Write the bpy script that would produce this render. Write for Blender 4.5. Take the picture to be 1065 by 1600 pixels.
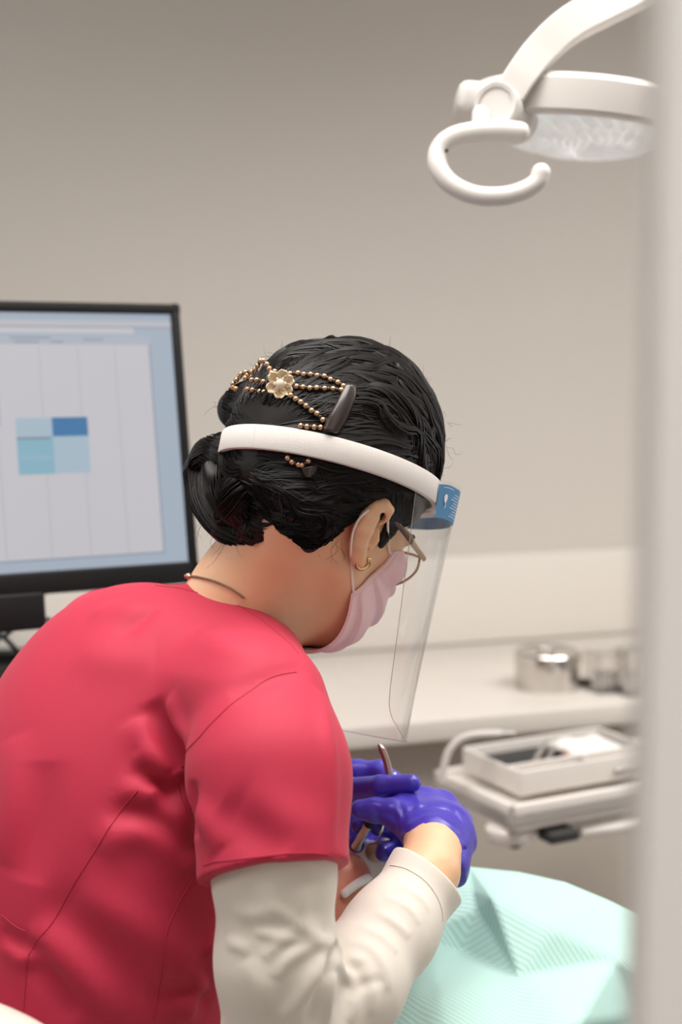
import bpy, math, random
import numpy as np
from mathutils import Vector, Matrix

random.seed(7)
rng = np.random.default_rng(7)
for o in list(bpy.data.objects): bpy.data.objects.remove(o)
scn = bpy.context.scene
C = scn.collection
PI = math.pi

# ------------------------------------------------------------------ camera, light, exposure
CAM = np.array([0.0, 0.0, 1.28]); PITCH = math.radians(6)
FPX = 50/36*1600
RT = np.array([1.0, 0, 0]); FW = np.array([0, math.cos(PITCH), -math.sin(PITCH)]); UP = np.array([0, math.sin(PITCH), math.cos(PITCH)])
cd = bpy.data.cameras.new('camera'); cam = bpy.data.objects.new('camera', cd); C.objects.link(cam)
cam.location = CAM; cam.rotation_euler = (PI/2-PITCH, 0, 0)
cd.lens = 50; cd.sensor_width = 36; cd.sensor_fit = 'AUTO'; cd.clip_start = .02; cd.clip_end = 50
cd.dof.use_dof = True; cd.dof.focus_distance = 1.25; cd.dof.aperture_fstop = 3.2
scn.camera = cam
scn.view_settings.view_transform = 'Standard'; scn.view_settings.look = 'None'
scn.view_settings.gamma = 1; scn.view_settings.use_curve_mapping = False
scn.view_settings.exposure = -0.22
w = bpy.data.worlds.new('world'); scn.world = w; w.use_nodes = True
w.node_tree.nodes['Background'].inputs[0].default_value = (1.0, .97, .93, 1)
w.node_tree.nodes['Background'].inputs[1].default_value = .12

def area(name, loc, target, sx, sy, power, col=(1, .965, .92)):
    l = bpy.data.lights.new(name, 'AREA'); l.shape = 'RECTANGLE'; l.size = sx; l.size_y = sy; l.energy = power; l.color = col
    if name == 'ceiling_lamp': l.spread = math.radians(125)
    if name == 'jamb_fill': l.spread = math.radians(75)
    o = bpy.data.objects.new(name, l); C.objects.link(o); o.location = loc
    o.rotation_euler = (Vector(target)-Vector(loc)).to_track_quat('-Z', 'Y').to_euler()
    return o
area('ceiling_lamp', (-.1, 1.15, 2.55), (-.1, 1.15, 0), 1.3, 1.0, 28)
area('ceiling_lamp', (-1.5, .5, 2.5), (-.1, 1.3, 1.0), .9, 1.2, 9)
area('ceiling_lamp', (1.3, 1.7, 2.55), (1.2, 2.0, 0), 1.2, .5, 22)
area('side_fill', (-1.9, 1.6, 1.45), (.2, 1.6, 1.0), .9, 1.1, 4, (.95, .97, 1))  # cool area light from the left; no window is built there
area('side_fill', (1.55, 1.95, 1.45), (.3, 1.4, 1.1), .22, 1.2, 3.5, (.95, .97, 1))  # added tall strip, not a window: puts a vertical highlight on the visor
area('room_light', (.3, -.6, 2.0), (.1, 1.5, .9), 1.2, 1.0, 2.6)
area('jamb_fill', (1.1, -.8, 2.1), (.75, .45, 1.25), .8, .8, 12)  # added fill that brightens the near jamb, no such fixture known

# ------------------------------------------------------------------ coordinate helpers
def unit(v): v = np.asarray(v, float); return v/np.linalg.norm(v)
def V(x, y, z): return x*RT+y*UP+z*FW                                 # camera-aligned direction to world
def P(px, py, d): return CAM+d*FW+(px-532.5)/FPX*d*RT+(800-py)/FPX*d*UP
def ray(px, py): return unit(FW+(px-532.5)/FPX*RT+(800-py)/FPX*UP)
def PZ(px, py, z):                                                    # the point at world height z seen at that place
    r = ray(px, py); return CAM+r*(z-CAM[2])/r[2]
def proj(p):
    q = np.asarray(p)-CAM; d = q@FW
    return (532.5+q@RT/d*FPX, 800-q@UP/d*FPX, d)

# ------------------------------------------------------------------ signed distance toolkit
def rc(p, a, b, ra, rb):
    a = np.asarray(a); ba = np.asarray(b)-a; pa = p-a
    t = np.clip(pa@ba/(ba@ba), 0, 1)
    return np.linalg.norm(pa-t[:, None]*ba, axis=1)-(ra+(rb-ra)*t)
def chain(p, pts, rs, k=.004):
    d = rc(p, pts[0], pts[1], rs[0], rs[1])
    for i in range(1, len(pts)-1): d = smin(d, rc(p, pts[i], pts[i+1], rs[i], rs[i+1]), k)
    return d
def ell(p, c, ax, r):
    q = (p-np.asarray(c))@np.asarray(ax).T; r = np.asarray(r)
    k0 = np.linalg.norm(q/r, axis=1); k1 = np.linalg.norm(q/(r*r), axis=1)+1e-9
    return k0*(k0-1)/k1
def smin(a, b, k):
    h = np.clip(.5+.5*(b-a)/k, 0, 1); return b*(1-h)+a*h-k*h*(1-h)
def smax(a, b, k): return -smin(-a, -b, k)
def pseg(p, pts):                                                     # distance to polyline
    best = None
    for i in range(len(pts)-1):
        a = pts[i]; ba = pts[i+1]-a; pa = p-a
        t = np.clip(pa@ba/(ba@ba+1e-12), 0, 1)
        d = ((pa-t[:, None]*ba)**2).sum(1)
        best = d if best is None else np.minimum(best, d)
    return np.sqrt(best)
def axis_grid(lo, hi, h, fine=None, hf=None):
    out = [lo]
    while out[-1] < hi:
        x = out[-1]
        out.append(x+(hf if fine and fine[0] <= x <= fine[1] else h))
    return np.array(out)
def nets(fn, xs, ys, zs, blk=6, margin=1.3):
    ns = []
    for a in (xs, ys, zs):
        n = (len(a)-1)//blk+1; ns.append(n*blk+1)
    def ext(a, n):
        s = a[-1]-a[-2]
        return np.concatenate([a, a[-1]+s*np.arange(1, n-len(a)+1)]) if n > len(a) else a[:n]
    xs, ys, zs = ext(xs, ns[0]), ext(ys, ns[1]), ext(zs, ns[2])
    nb = [(n-1)//blk for n in ns]
    bx = [(a[:-1:blk]+a[blk::blk])/2 for a in (xs, ys, zs)]
    hb = [(a[blk::blk]-a[:-1:blk])/2 for a in (xs, ys, zs)]
    G = np.stack(np.meshgrid(*bx, indexing='ij'), -1).reshape(-1, 3)
    HB = np.stack(np.meshgrid(*hb, indexing='ij'), -1).reshape(-1, 3)
    fc = fn(G); act = np.abs(fc) < np.linalg.norm(HB, axis=1)*margin+.006
    F = np.repeat(np.repeat(np.repeat(fc.reshape(nb), blk, 0), blk, 1), blk, 2)
    F = np.pad(F, ((0, 1),)*3, mode='edge').astype(np.float32)
    M = np.zeros([n+0 for n in ns], bool)
    A = act.reshape(nb); Ai = np.argwhere(A)
    off = np.stack(np.meshgrid(*[np.arange(blk+1)]*3, indexing='ij'), -1).reshape(-1, 3)
    for s in range(0, len(Ai), 4000):
        I = (Ai[s:s+4000, None, :]*blk+off[None]).reshape(-1, 3)
        M[I[:, 0], I[:, 1], I[:, 2]] = True
    idx = np.argwhere(M)
    for s in range(0, len(idx), 400000):
        I = idx[s:s+400000]
        F[I[:, 0], I[:, 1], I[:, 2]] = fn(np.stack([xs[I[:, 0]], ys[I[:, 1]], zs[I[:, 2]]], 1))
    ins = F < 0
    cnt = np.zeros([n-1 for n in ns], np.int8)
    for i in (0, 1):
        for j in (0, 1):
            for k in (0, 1):
                cnt += ins[i:ns[0]-1+i, j:ns[1]-1+j, k:ns[2]-1+k]
    cell = np.argwhere((cnt > 0) & (cnt < 8))
    X = [xs, ys, zs]
    acc = np.zeros((len(cell), 3)); num = np.zeros(len(cell))
    for ax in range(3):
        o1, o2 = [a for a in range(3) if a != ax]
        for i in (0, 1):
            for j in (0, 1):
                a = cell.copy(); a[:, o1] += i; a[:, o2] += j
                b = a.copy(); b[:, ax] += 1
                fa = F[a[:, 0], a[:, 1], a[:, 2]]; fb = F[b[:, 0], b[:, 1], b[:, 2]]
                m = (fa < 0) != (fb < 0)
                t = np.where(m, fa/np.where(m, fa-fb, 1), 0)
                pt = np.stack([X[q][a[:, q]] for q in range(3)], 1)
                pt[:, ax] += t*(X[ax][b[:, ax]]-X[ax][a[:, ax]])
                acc += np.where(m[:, None], pt, 0); num += m
    verts = acc/num[:, None]
    cid = -np.ones([n-1 for n in ns], np.int32); cid[cell[:, 0], cell[:, 1], cell[:, 2]] = np.arange(len(cell))
    faces = []
    for ax in range(3):
        o1, o2 = (ax+1) % 3, (ax+2) % 3
        sl = [slice(None)]*3; sl2 = [slice(None)]*3
        sl[ax] = slice(0, -1); sl2[ax] = slice(1, None)
        ch = ins[tuple(sl)] != ins[tuple(sl2)]
        e = np.argwhere(ch)
        e = e[(e[:, o1] > 0) & (e[:, o2] > 0) & (e[:, o1] < ns[o1]-1) & (e[:, o2] < ns[o2]-1)]
        q = []
        for (i, j) in ((-1, -1), (0, -1), (0, 0), (-1, 0)):
            c = e.copy(); c[:, o1] += i; c[:, o2] += j
            q.append(cid[c[:, 0], c[:, 1], c[:, 2]])
        q = np.stack(q, 1); s = ins[e[:, 0], e[:, 1], e[:, 2]]
        q[~s] = q[~s][:, ::-1]
        faces.append(q)
    faces = np.concatenate(faces); faces = faces[(faces >= 0).all(1)]
    return verts, faces

def trace(fn, px, py, far=4.0):
    """first hit of the view ray with a distance function, None when it misses"""
    r = ray(px, py); t = .5
    for _ in range(220):
        d = float(fn((CAM+r*t)[None])[0])
        if d < .0004: return CAM+r*t
        t += max(d*.7, .0004)
        if t > far: return None
    return None
def grad(fn, p, e=.0015):
    g = np.zeros_like(p)
    for a in range(3):
        q = np.zeros(3); q[a] = e
        g[:, a] = fn(p+q)-fn(p-q)
    return g/(np.linalg.norm(g, axis=1, keepdims=True)+1e-9)
def snap(fn, p, off=0, it=5):
    p = np.array(p, float)
    for _ in range(it):
        p = p-(fn(p)-off)[:, None]*grad(fn, p)
    return p
def spline(pts, n):
    """resampled Catmull-Rom through the points"""
    pts = np.asarray(pts, float); m = len(pts)
    q = np.vstack([2*pts[0]-pts[1], pts, 2*pts[-1]-pts[-2]])
    out = []
    for u in np.linspace(0, m-1-1e-6, n):
        i = int(u); t = u-i; a, b, c, d = q[i:i+4]
        out.append(.5*((2*b)+(-a+c)*t+(2*a-5*b+4*c-d)*t*t+(-a+3*b-3*c+d)*t**3))
    return np.array(out)

# ------------------------------------------------------------------ materials
MATS = {}
def mat(name, col, rough=.5, metal=0, **kw):
    if name in MATS: return MATS[name]
    m = bpy.data.materials.new(name); m.use_nodes = True
    b = m.node_tree.nodes['Principled BSDF']
    b.inputs['Base Color'].default_value = (*col, 1); b.inputs['Roughness'].default_value = rough; b.inputs['Metallic'].default_value = metal
    for k, v in kw.items():
        if k in ('bump', 'noise'): continue
        b.inputs[k.replace('_', ' ')].default_value = v
    nt = m.node_tree
    if 'noise' in kw:                                                # (scale, amount)
        tc = nt.nodes.new('ShaderNodeTexCoord'); n = nt.nodes.new('ShaderNodeTexNoise'); n.inputs['Scale'].default_value = kw['noise'][0]; n.inputs['Detail'].default_value = 4
        nt.links.new(tc.outputs['Object'], n.inputs['Vector'])
        mx = nt.nodes.new('ShaderNodeMix'); mx.data_type = 'RGBA'; a = kw['noise'][1]
        mx.inputs[6].default_value = (*[c*(1-a) for c in col], 1); mx.inputs[7].default_value = (*[min(1, c*(1+a)) for c in col], 1)
        nt.links.new(n.outputs['Fac'], mx.inputs[0]); nt.links.new(mx.outputs[2], b.inputs['Base Color'])
    if 'bump' in kw:                                                 # (scale, strength, distance)
        tc = nt.nodes.new('ShaderNodeTexCoord'); n = nt.nodes.new('ShaderNodeTexNoise'); n.inputs['Scale'].default_value = kw['bump'][0]; n.inputs['Detail'].default_value = 5
        nt.links.new(tc.outputs['Object'], n.inputs['Vector'])
        bp = nt.nodes.new('ShaderNodeBump'); bp.inputs['Strength'].default_value = kw['bump'][1]; bp.inputs['Distance'].default_value = kw['bump'][2]
        nt.links.new(n.outputs['Fac'], bp.inputs['Height']); nt.links.new(bp.outputs[0], b.inputs['Normal'])
    MATS[name] = m; return m
def emit(name, col, s):
    m = bpy.data.materials.new(name); m.use_nodes = True; b = m.node_tree.nodes['Principled BSDF']
    b.inputs['Base Color'].default_value = (.02, .02, .02, 1); b.inputs['Emission Color'].default_value = (*col, 1); b.inputs['Emission Strength'].default_value = s
    b.inputs['Roughness'].default_value = .4; return m
def srgb(r, g, b): return tuple(((c/255)/12.92 if c/255 <= .04045 else ((c/255+.055)/1.055)**2.4) for c in (r, g, b))

m_wall = mat('wall_paint', (.62, .585, .545), .9, bump=(300, .08, .001))
m_white_wall = mat('splashback_paint', (.76, .72, .67), .55)
m_ceiling = mat('ceiling_paint', (.8, .79, .77), .9)
m_floor = mat('vinyl_floor', (.42, .4, .38), .4, noise=(6, .08))
m_door = mat('jamb_paint', (.68, .645, .61), .6)
m_counter = mat('counter_white', (.72, .675, .63), .28)
m_cab = mat('cabinet_taupe', (.47, .43, .375), .6)
m_plastic = mat('white_plastic', (.66, .625, .595), .32, noise=(4, .01))
m_tray = mat('tray_white', (.8, .755, .71), .35, noise=(5, .02))
m_black = mat('black_plastic', (.009, .009, .009), .5, Specular_IOR_Level=.25, noise=(20, .2))
m_dgrey = mat('dark_rubber', (.03, .03, .03), .6, noise=(20, .2))
m_steel = mat('steel', (.62, .59, .56), .16, 1, noise=(10, .05))
m_brushed = mat('brushed_steel', (.5, .48, .46), .35, 1, noise=(30, .1))
m_gold = mat('gold', (.75, .47, .26), .22, 1, noise=(40, .1))
m_glass = mat('clear_glass', (1, 1, 1), .02, Transmission_Weight=1.0, IOR=1.45)
m_skin = mat('skin', srgb(237, 190, 152), .48, Subsurface_Weight=.07, Subsurface_Scale=.010, noise=(45, .06), bump=(900, .10, .0006))
m_skin.node_tree.nodes['Principled BSDF'].inputs['Subsurface Radius'].default_value = (1, .35, .2)
m_skin2 = mat('patient_skin', srgb(214, 140, 112), .5, Subsurface_Weight=.1, Subsurface_Scale=.01, noise=(45, .06))
m_scrub = mat('crimson_cloth', (.48, .016, .052), .72, Sheen_Weight=.06, Sheen_Roughness=.4, noise=(260, .05), bump=(1500, .12, .0006))
m_seam = mat('crimson_seam', (.40, .012, .04), .75, noise=(200, .1))
m_shirt = mat('cream_jersey', (.74, .68, .605), .85, Sheen_Weight=.2, noise=(60, .03), bump=(700, .12, .0006))
m_glove = mat('nitrile_violet', (.062, .042, .44), .30, Subsurface_Weight=.05, Subsurface_Scale=.004, noise=(40, .12), bump=(160, .14, .002))
m_mask = mat('pink_mask', (.93, .62, .64), .8, Subsurface_Weight=.1, Subsurface_Scale=.003, noise=(300, .04), bump=(1200, .1, .0004))
m_elastic = mat('elastic_white', (.85, .77, .72), .7, noise=(100, .05))
m_foam = mat('foam_white', (.76, .715, .685), .9, noise=(120, .03), bump=(500, .2, .0007))
m_hair = mat('black_hair', (.008, .006, .0055), .5, Specular_IOR_Level=.32, noise=(300, .5))
m_hair2 = mat('brown_hair', (.16, .09, .055), .32, noise=(90, .5))
m_label = mat('blue_label', srgb(84, 140, 188), .6, noise=(30, .05))
m_print = mat('white_print', (.85, .88, .9), .5, noise=(30, .02))
m_tort = mat('tortoise', (.13, .075, .035), .18, noise=(90, .8), Transmission_Weight=.15)
m_frame = mat('glasses_gold', (.52, .36, .22), .28, .8, noise=(50, .2))
m_clipp = mat('clip_brown', (.045, .033, .03), .25, noise=(30, .2), Transmission_Weight=.1)
m_bead = mat('bronze_bead', (.60, .38, .23), .28, .85, noise=(400, .35))
m_beaddark = mat('dark_bead', (.06, .028, .015), .2, noise=(300, .5))
m_flower = mat('flower_enamel', (.93, .72, .50), .38, .12, noise=(200, .15))
m_pearl = mat('pearl', (.9, .78, .64), .25, noise=(90, .05))
m_cord = mat('brown_cord', (.25, .14, .09), .7, noise=(300, .4))
m_gauze = mat('gauze', (.85, .83, .8), .9, noise=(200, .1), bump=(400, .4, .002))
m_copper = mat('copper', (.55, .3, .22), .3, .9, noise=(50, .2))
m_leather = mat('cream_upholstery', (.60, .56, .50), .45, noise=(30, .03))
m_eye = mat('eye_white', (.8, .78, .75), .2, noise=(50, .02))
m_lips = mat('lips', (.5, .18, .16), .4, noise=(50, .1))
m_teeth = mat('tooth', (.85, .82, .76), .25, noise=(50, .05))
m_shoe = mat('white_shoe', (.7, .7, .7), .5, noise=(20, .05))

def film(name, tint, thick_rough=.04, spec=1.0):
    """thin clear plastic sheet"""
    m = bpy.data.materials.new(name); m.use_nodes = True; nt = m.node_tree; nt.nodes.clear()
    out = nt.nodes.new('ShaderNodeOutputMaterial'); tr = nt.nodes.new('ShaderNodeBsdfTransparent'); gl = nt.nodes.new('ShaderNodeBsdfGlossy')
    tr.inputs[0].default_value = (*tint, 1); gl.inputs['Roughness'].default_value = thick_rough
    ge = nt.nodes.new('ShaderNodeNewGeometry'); dt = nt.nodes.new('ShaderNodeVectorMath'); dt.operation = 'DOT_PRODUCT'
    nt.links.new(ge.outputs['Normal'], dt.inputs[0]); nt.links.new(ge.outputs['Incoming'], dt.inputs[1])
    def mth(op, a, b):
        n = nt.nodes.new('ShaderNodeMath'); n.operation = op
        for i, x in enumerate((a, b)):
            if x is None: continue
            if isinstance(x, (int, float)): n.inputs[i].default_value = x
            else: nt.links.new(x, n.inputs[i])
        return n.outputs[0]
    q = mth('SUBTRACT', 1.0, mth('ABSOLUTE', dt.outputs['Value'], None)); q = mth('MULTIPLY', mth('POWER', q, 3.4), .95); q = mth('ADD', q, .06)
    mx = nt.nodes.new('ShaderNodeMixShader'); nt.links.new(q, mx.inputs[0]); nt.links.new(tr.outputs[0], mx.inputs[1]); nt.links.new(gl.outputs[0], mx.inputs[2])
    nt.links.new(mx.outputs[0], out.inputs[0]); return m
m_film = film('clear_visor', (.965, .965, .965))
m_lens = film('spectacle_lens', (.97, .97, .97), .01)
m_acryl = film('clear_acrylic', (.975, .97, .965), .03)

# ------------------------------------------------------------------ mesh toolkit
class MB:
    def __init__(s): s.v = []; s.f = []; s.n = 0
    def add(s, v, f):
        v = np.asarray(v, float); s.v.append(v); s.f += [[i+s.n for i in q] for q in f]; s.n += len(v); return s
    def box(s, c, size, ax=None, bevel=0):
        ax = np.eye(3) if ax is None else np.asarray(ax); h = np.asarray(size)/2
        if bevel <= 0:
            v = [np.asarray(c)+ax.T@(h*np.array(k)) for k in ((-1,-1,-1),(1,-1,-1),(1,1,-1),(-1,1,-1),(-1,-1,1),(1,-1,1),(1,1,1),(-1,1,1))]
            return s.add(v, [(0,3,2,1),(4,5,6,7),(0,1,5,4),(1,2,6,5),(2,3,7,6),(3,0,4,7)])
        import bmesh
        bm = bmesh.new(); bmesh.ops.create_cube(bm, size=1)
        for q in bm.verts: q.co = Vector((q.co.x*size[0], q.co.y*size[1], q.co.z*size[2]))
        bmesh.ops.bevel(bm, geom=bm.edges[:], offset=min(bevel, min(size)*.45), segments=3, profile=.5, affect='EDGES')
        bm.verts.index_update()
        v = [np.asarray(c)+ax.T@np.array(q.co) for q in bm.verts]; f = [[x.index for x in q.verts] for q in bm.faces]; bm.free()
        return s.add(v, f)
    def tube(s, pts, r, n=10, cap=True, flat=1.0, up=None, round_cap=False):
        pts = np.asarray(pts, float); m = len(pts); r = np.broadcast_to(np.asarray(r, float), (m,)).copy()
        if round_cap:
            a = unit(pts[0]-pts[1]); b = unit(pts[-1]-pts[-2])
            A = [pts[0]+a*r[0]*k for k in (.98, .7, .4)]; ra = [r[0]*k for k in (.2, .71, .92)]
            B = [pts[-1]+b*r[-1]*k for k in (.4, .7, .98)]; rb = [r[-1]*k for k in (.92, .71, .2)]
            pts = np.vstack([A, pts, B]); r = np.concatenate([ra, r, rb]); m = len(pts)
        T = np.gradient(pts, axis=0); T /= np.linalg.norm(T, axis=1, keepdims=True)+1e-12
        u = np.asarray(up, float) if up is not None else (np.array([0, 0, 1.0]) if abs(T[0][2]) < .9 else np.array([1.0, 0, 0]))
        out = []
        for i in range(m):
            if up is not None: u = np.asarray(up, float)
            u = u-T[i]*(u@T[i]); u /= np.linalg.norm(u)+1e-12; b = np.cross(T[i], u)
            a = np.arange(n)*2*PI/n
            out.append(pts[i]+r[i]*(np.cos(a)[:, None]*u*flat+np.sin(a)[:, None]*b))
        v = np.concatenate(out); f = []
        for i in range(m-1):
            for j in range(n):
                k = (j+1) % n; f.append((i*n+j, i*n+k, (i+1)*n+k, (i+1)*n+j))
        if cap: f.append(list(range(n))[::-1]); f.append([(m-1)*n+j for j in range(n)])
        return s.add(v, f)
    def ribbon(s, pts, side, wid, th, nrm=None):
        """flat strip of real thickness; side = width directions per point"""
        pts = np.asarray(pts); m = len(pts); side = np.broadcast_to(np.asarray(side, float), (m, 3)); wid = np.broadcast_to(np.asarray(wid, float), (m,))
        T = np.gradient(pts, axis=0); N = np.cross(T, side); N /= np.linalg.norm(N, axis=1, keepdims=True)+1e-12
        if nrm is not None: N = np.broadcast_to(np.asarray(nrm, float), (m, 3))
        S = side/(np.linalg.norm(side, axis=1, keepdims=True)+1e-12)
        prof = [(-.5, -.5), (-.5, .5), (-.44, .62), (.44, .62), (.5, .5), (.5, -.5), (.44, -.62), (-.44, -.62)]
        v = np.concatenate([[pts[i]+S[i]*wid[i]*a+N[i]*th*b for a, b in prof] for i in range(m)]); k = len(prof)
        f = [(i*k+j, i*k+(j+1) % k, (i+1)*k+(j+1) % k, (i+1)*k+j) for i in range(m-1) for j in range(k)]
        f += [list(range(k))[::-1], [(m-1)*k+j for j in range(k)]]
        return s.add(v, f)
    def lathe(s, c, ax, prof, n=40):
        """prof: (radius, height) along ax"""
        ax = unit(ax); u = unit(np.cross(ax, [0, 0, 1.0]) if abs(ax[2]) < .9 else np.cross(ax, [1.0, 0, 0])); b = np.cross(ax, u)
        a = np.arange(n)*2*PI/n; ring = np.cos(a)[:, None]*u+np.sin(a)[:, None]*b
        v = np.concatenate([np.asarray(c)+ax*h+ring*max(r, 1e-5) for r, h in prof]); m = len(prof)
        f = [(i*n+j, i*n+(j+1) % n, (i+1)*n+(j+1) % n, (i+1)*n+j) for i in range(m-1) for j in range(n)]
        if prof[0][0] > 1e-4: f.append(list(range(n))[::-1])
        if prof[-1][0] > 1e-4: f.append([(m-1)*n+j for j in range(n)])
        return s.add(v, f)
    def ball(s, c, r, n=10, ax=None):
        r = np.broadcast_to(np.asarray(r, float), (3,)); ax = np.eye(3) if ax is None else np.asarray(ax)
        v = []; m = max(6, n//2+2)
        for i in range(m+1):
            t = PI*i/m
            for j in range(n):
                a = 2*PI*j/n; v.append(np.asarray(c)+ax.T@(r*np.array([math.sin(t)*math.cos(a), math.sin(t)*math.sin(a), math.cos(t)])))
        f = [(i*n+j, (i+1)*n+j, (i+1)*n+(j+1) % n, i*n+(j+1) % n) for i in range(m) for j in range(n)]
        return s.add(v, f)
    def strands(s, S, r, n=3):
        """S: (count, points, 3) thin tapering fibres"""
        S = np.asarray(S); cnt, m, _ = S.shape
        T = np.gradient(S, axis=1); T /= np.linalg.norm(T, axis=2, keepdims=True)+1e-12
        ref = np.array([.31, .52, .79]); U = np.cross(T, ref); U /= np.linalg.norm(U, axis=2, keepdims=True)+1e-12; B = np.cross(T, U)
        tap = np.sin(np.linspace(.06, PI-.06, m))**.35
        r = np.broadcast_to(np.asarray(r, float), (cnt,))[:, None, None]*tap[None, :, None]
        rings = [S+r*(math.cos(2*PI*k/n)*U+math.sin(2*PI*k/n)*B) for k in range(n)]
        v = np.stack(rings, 2).reshape(-1, 3)
        base = (np.arange(cnt)[:, None]*m+np.arange(m-1)[None])*n
        fs = []
        for k in range(n):
            k2 = (k+1) % n
            fs.append(np.stack([base+k, base+k2, base+n+k2, base+n+k], -1).reshape(-1, 4))
        return s.add(v, np.concatenate(fs).tolist())
    def build(s, name, m, parent=None, smooth=True, origin=None, sharp=35):
        return make(name, np.concatenate(s.v), s.f, m, parent, smooth, sharp)

def make(name, verts, faces, m, parent=None, smooth=True, sharp=None):
    me = bpy.data.meshes.new(name)
    base = np.zeros(3)
    if parent is None: base = np.array([(verts[:, 0].min()+verts[:, 0].max())/2, (verts[:, 1].min()+verts[:, 1].max())/2, verts[:, 2].min()])
    off = np.array(parent.matrix_world.translation) if parent is not None else base
    if parent is not None: off = WORLD.get(parent.name, np.zeros(3))
    v = np.asarray(verts)-off
    if isinstance(faces, np.ndarray): faces = faces.tolist()
    me.from_pydata(v.tolist(), [], faces); me.validate(); me.update()
    if smooth:
        me.polygons.foreach_set('use_smooth', [True]*len(me.polygons))
        if sharp and sharp > 0:
            me.set_sharp_from_angle(angle=math.radians(sharp)) if hasattr(me, 'set_sharp_from_angle') else None
    me.materials.append(m)
    o = bpy.data.objects.new(name, me); C.objects.link(o)
    if parent is not None: o.parent = parent; WORLD[o.name] = off
    else: o.location = off; WORLD[o.name] = off
    return o
WORLD = {}
def thing(name, label, cat, loc=(0, 0, 0), group=None):
    o = bpy.data.objects.new(name, None); C.objects.link(o); o.location = tuple(loc); o.empty_display_size = .05
    WORLD[o.name] = np.array(loc, float)
    o['label'] = label; o['category'] = cat
    if group: o['group'] = group
    return o
def tag(o, label, cat, group=None):
    o['label'] = label; o['category'] = cat
    if group: o['group'] = group
    return o
def struct(o): o['kind'] = 'structure'; return o

# ================================================================== THE ROOM
A19 = math.radians(19)
WX = np.array([math.cos(A19), math.sin(A19), 0]); WN = np.array([-math.sin(A19), math.cos(A19), 0]); WZ = np.array([0, 0, 1.0])
WAX = np.stack([WX, WN, WZ])
O_ = P(770, 1117, 2.30); TOPZ = O_[2]; O_ = np.array([O_[0], O_[1], 0])
def W(u, v, z): return O_+u*WX+v*WN+z*WZ           # u along the counter front, v towards the wall
DEP = .56
cu = (P(972, 700, 3.0)-CAM); 
# where the view ray through x=972 meets the back wall
print('gap', [round(proj(W(0, 0, .5)+WX*0)[0])]); r_ = ray(972, 800); t_ = ((W(0, DEP, 0)-CAM)@WN)/(r_@WN); UC = (CAM+r_*t_-O_)@WX+.85
def wbox(u0, u1, v0, v1, z0, z1, name, m, parent=None, bevel=0):
    mb = MB(); mb.box(W((u0+u1)/2, (v0+v1)/2, (z0+z1)/2), (u1-u0, v1-v0, z1-z0), WAX, bevel)
    return mb.build(name, m, parent, smooth=bevel > 0)
struct(MB().box((0, 1.0, -.05), (7, 7, .1)).build('floor', m_floor, smooth=False))
struct(MB().box((0, 1.0, 2.65), (7, 7, .1)).build('ceiling', m_ceiling, smooth=False))
struct(wbox(-3.2, UC+.1, DEP, DEP+.1, 0, 2.6, 'wall_back', m_wall))
struct(wbox(UC, UC+.1, -2.4, DEP, 0, 2.6, 'wall_right', m_wall))
struct(MB().box((-2.25, .6, 1.3), (.1, 4.2, 2.6)).build('wall_left', m_wall, smooth=False))
struct(wbox(-2.9, UC-.002, DEP-.012, DEP, TOPZ, TOPZ+.178, 'trim_1', m_white_wall, bevel=.003))
# doorway we look through: wall end and jamb at the right, very near
struct(MB().box((.0955+.55, .452, 1.3), (1.1, .02, 2.6), bevel=.003).build('wall_front', m_door, smooth=False))

# counter and cabinets
ct = wbox(-2.8, UC-.004, 0, DEP-.014, TOPZ-.036, TOPZ, 'worktop', m_counter, bevel=.003)
tag(ct, 'long cream worktop with a square front edge along the back wall', 'worktop')
t = 0
cabw = .82
u = UC-.02-.0
cabn = ['cream taupe cabinet front beneath the worktop behind the instrument tray', 'cream taupe cabinet beneath the worktop just below the clear visor tip', 'cabinet under the worktop hidden behind the seated person', 'cabinet under the worktop below the computer monitor']
for i in range(4):
    cb = thing('base_cabinet', cabn[i], 'cabinet', W(u-cabw/2, DEP/2, .0), 'base cabinets under the worktop')
    print('cabgap', proj(W(u-cabw, .042, .5))[0])
    wbox(u-cabw+.002, u-.002, .06, DEP-.015, .08, TOPZ-.038, 'body', m_cab, cb, .002)
    wbox(u-cabw+.01, u-.01, .12, DEP-.02, .0, .08, 'plinth', m_dgrey, cb)
    dr = wbox(u-cabw+.004, u-.004, .042, .06, .085, TOPZ-.045, 'door', m_cab, cb, .002)
    wbox(u-cabw+.045, u-cabw+.06, .028, .042, .25, .40, 'handle', m_brushed, dr, .004)
    u -= cabw

# ================================================================== MONITOR
TRp = P(279, 475, 1.80); a27 = math.radians(27); mx = np.array([math.cos(a27), math.sin(a27), 0]); mh0 = np.array([math.sin(a27), -math.cos(a27), 0])
tl = math.radians(10); mu = np.array([0, 0, 1.0])*math.cos(tl)-mh0*math.sin(tl); mn = unit(np.cross(mx, mu)); mn = mn if mn[1] < 0 else -mn   # facing the viewer
MH = .353; MW = .52; print('monitor', proj(TRp-mu*MH), proj(TRp-mx*.25), proj(TRp-mx*.25-mu*MH))
MAX = np.stack([mx, -mn, mu])
def Mo(u, v, n=0): return TRp-mx*u-mu*v+mn*n        # u from the right edge, v from the top
mbse = Mo(MW/2, MH, 0); mon = thing('computer_monitor', 'black framed computer monitor showing a pale blue appointment calendar', 'monitor', (mbse[0], mbse[1]+.12, TOPZ))
MB().box(Mo(MW/2, MH/2, -.022), (MW, .036, MH), MAX, .004).build('housing', m_black, mon)
fb = MB(); BW = .013
fb.box(Mo(MW/2, BW/2+.001, 0), (MW, .012, BW), MAX, .003); fb.box(Mo(MW/2, MH-.014, 0), (MW, .012, .026), MAX, .003)
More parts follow.
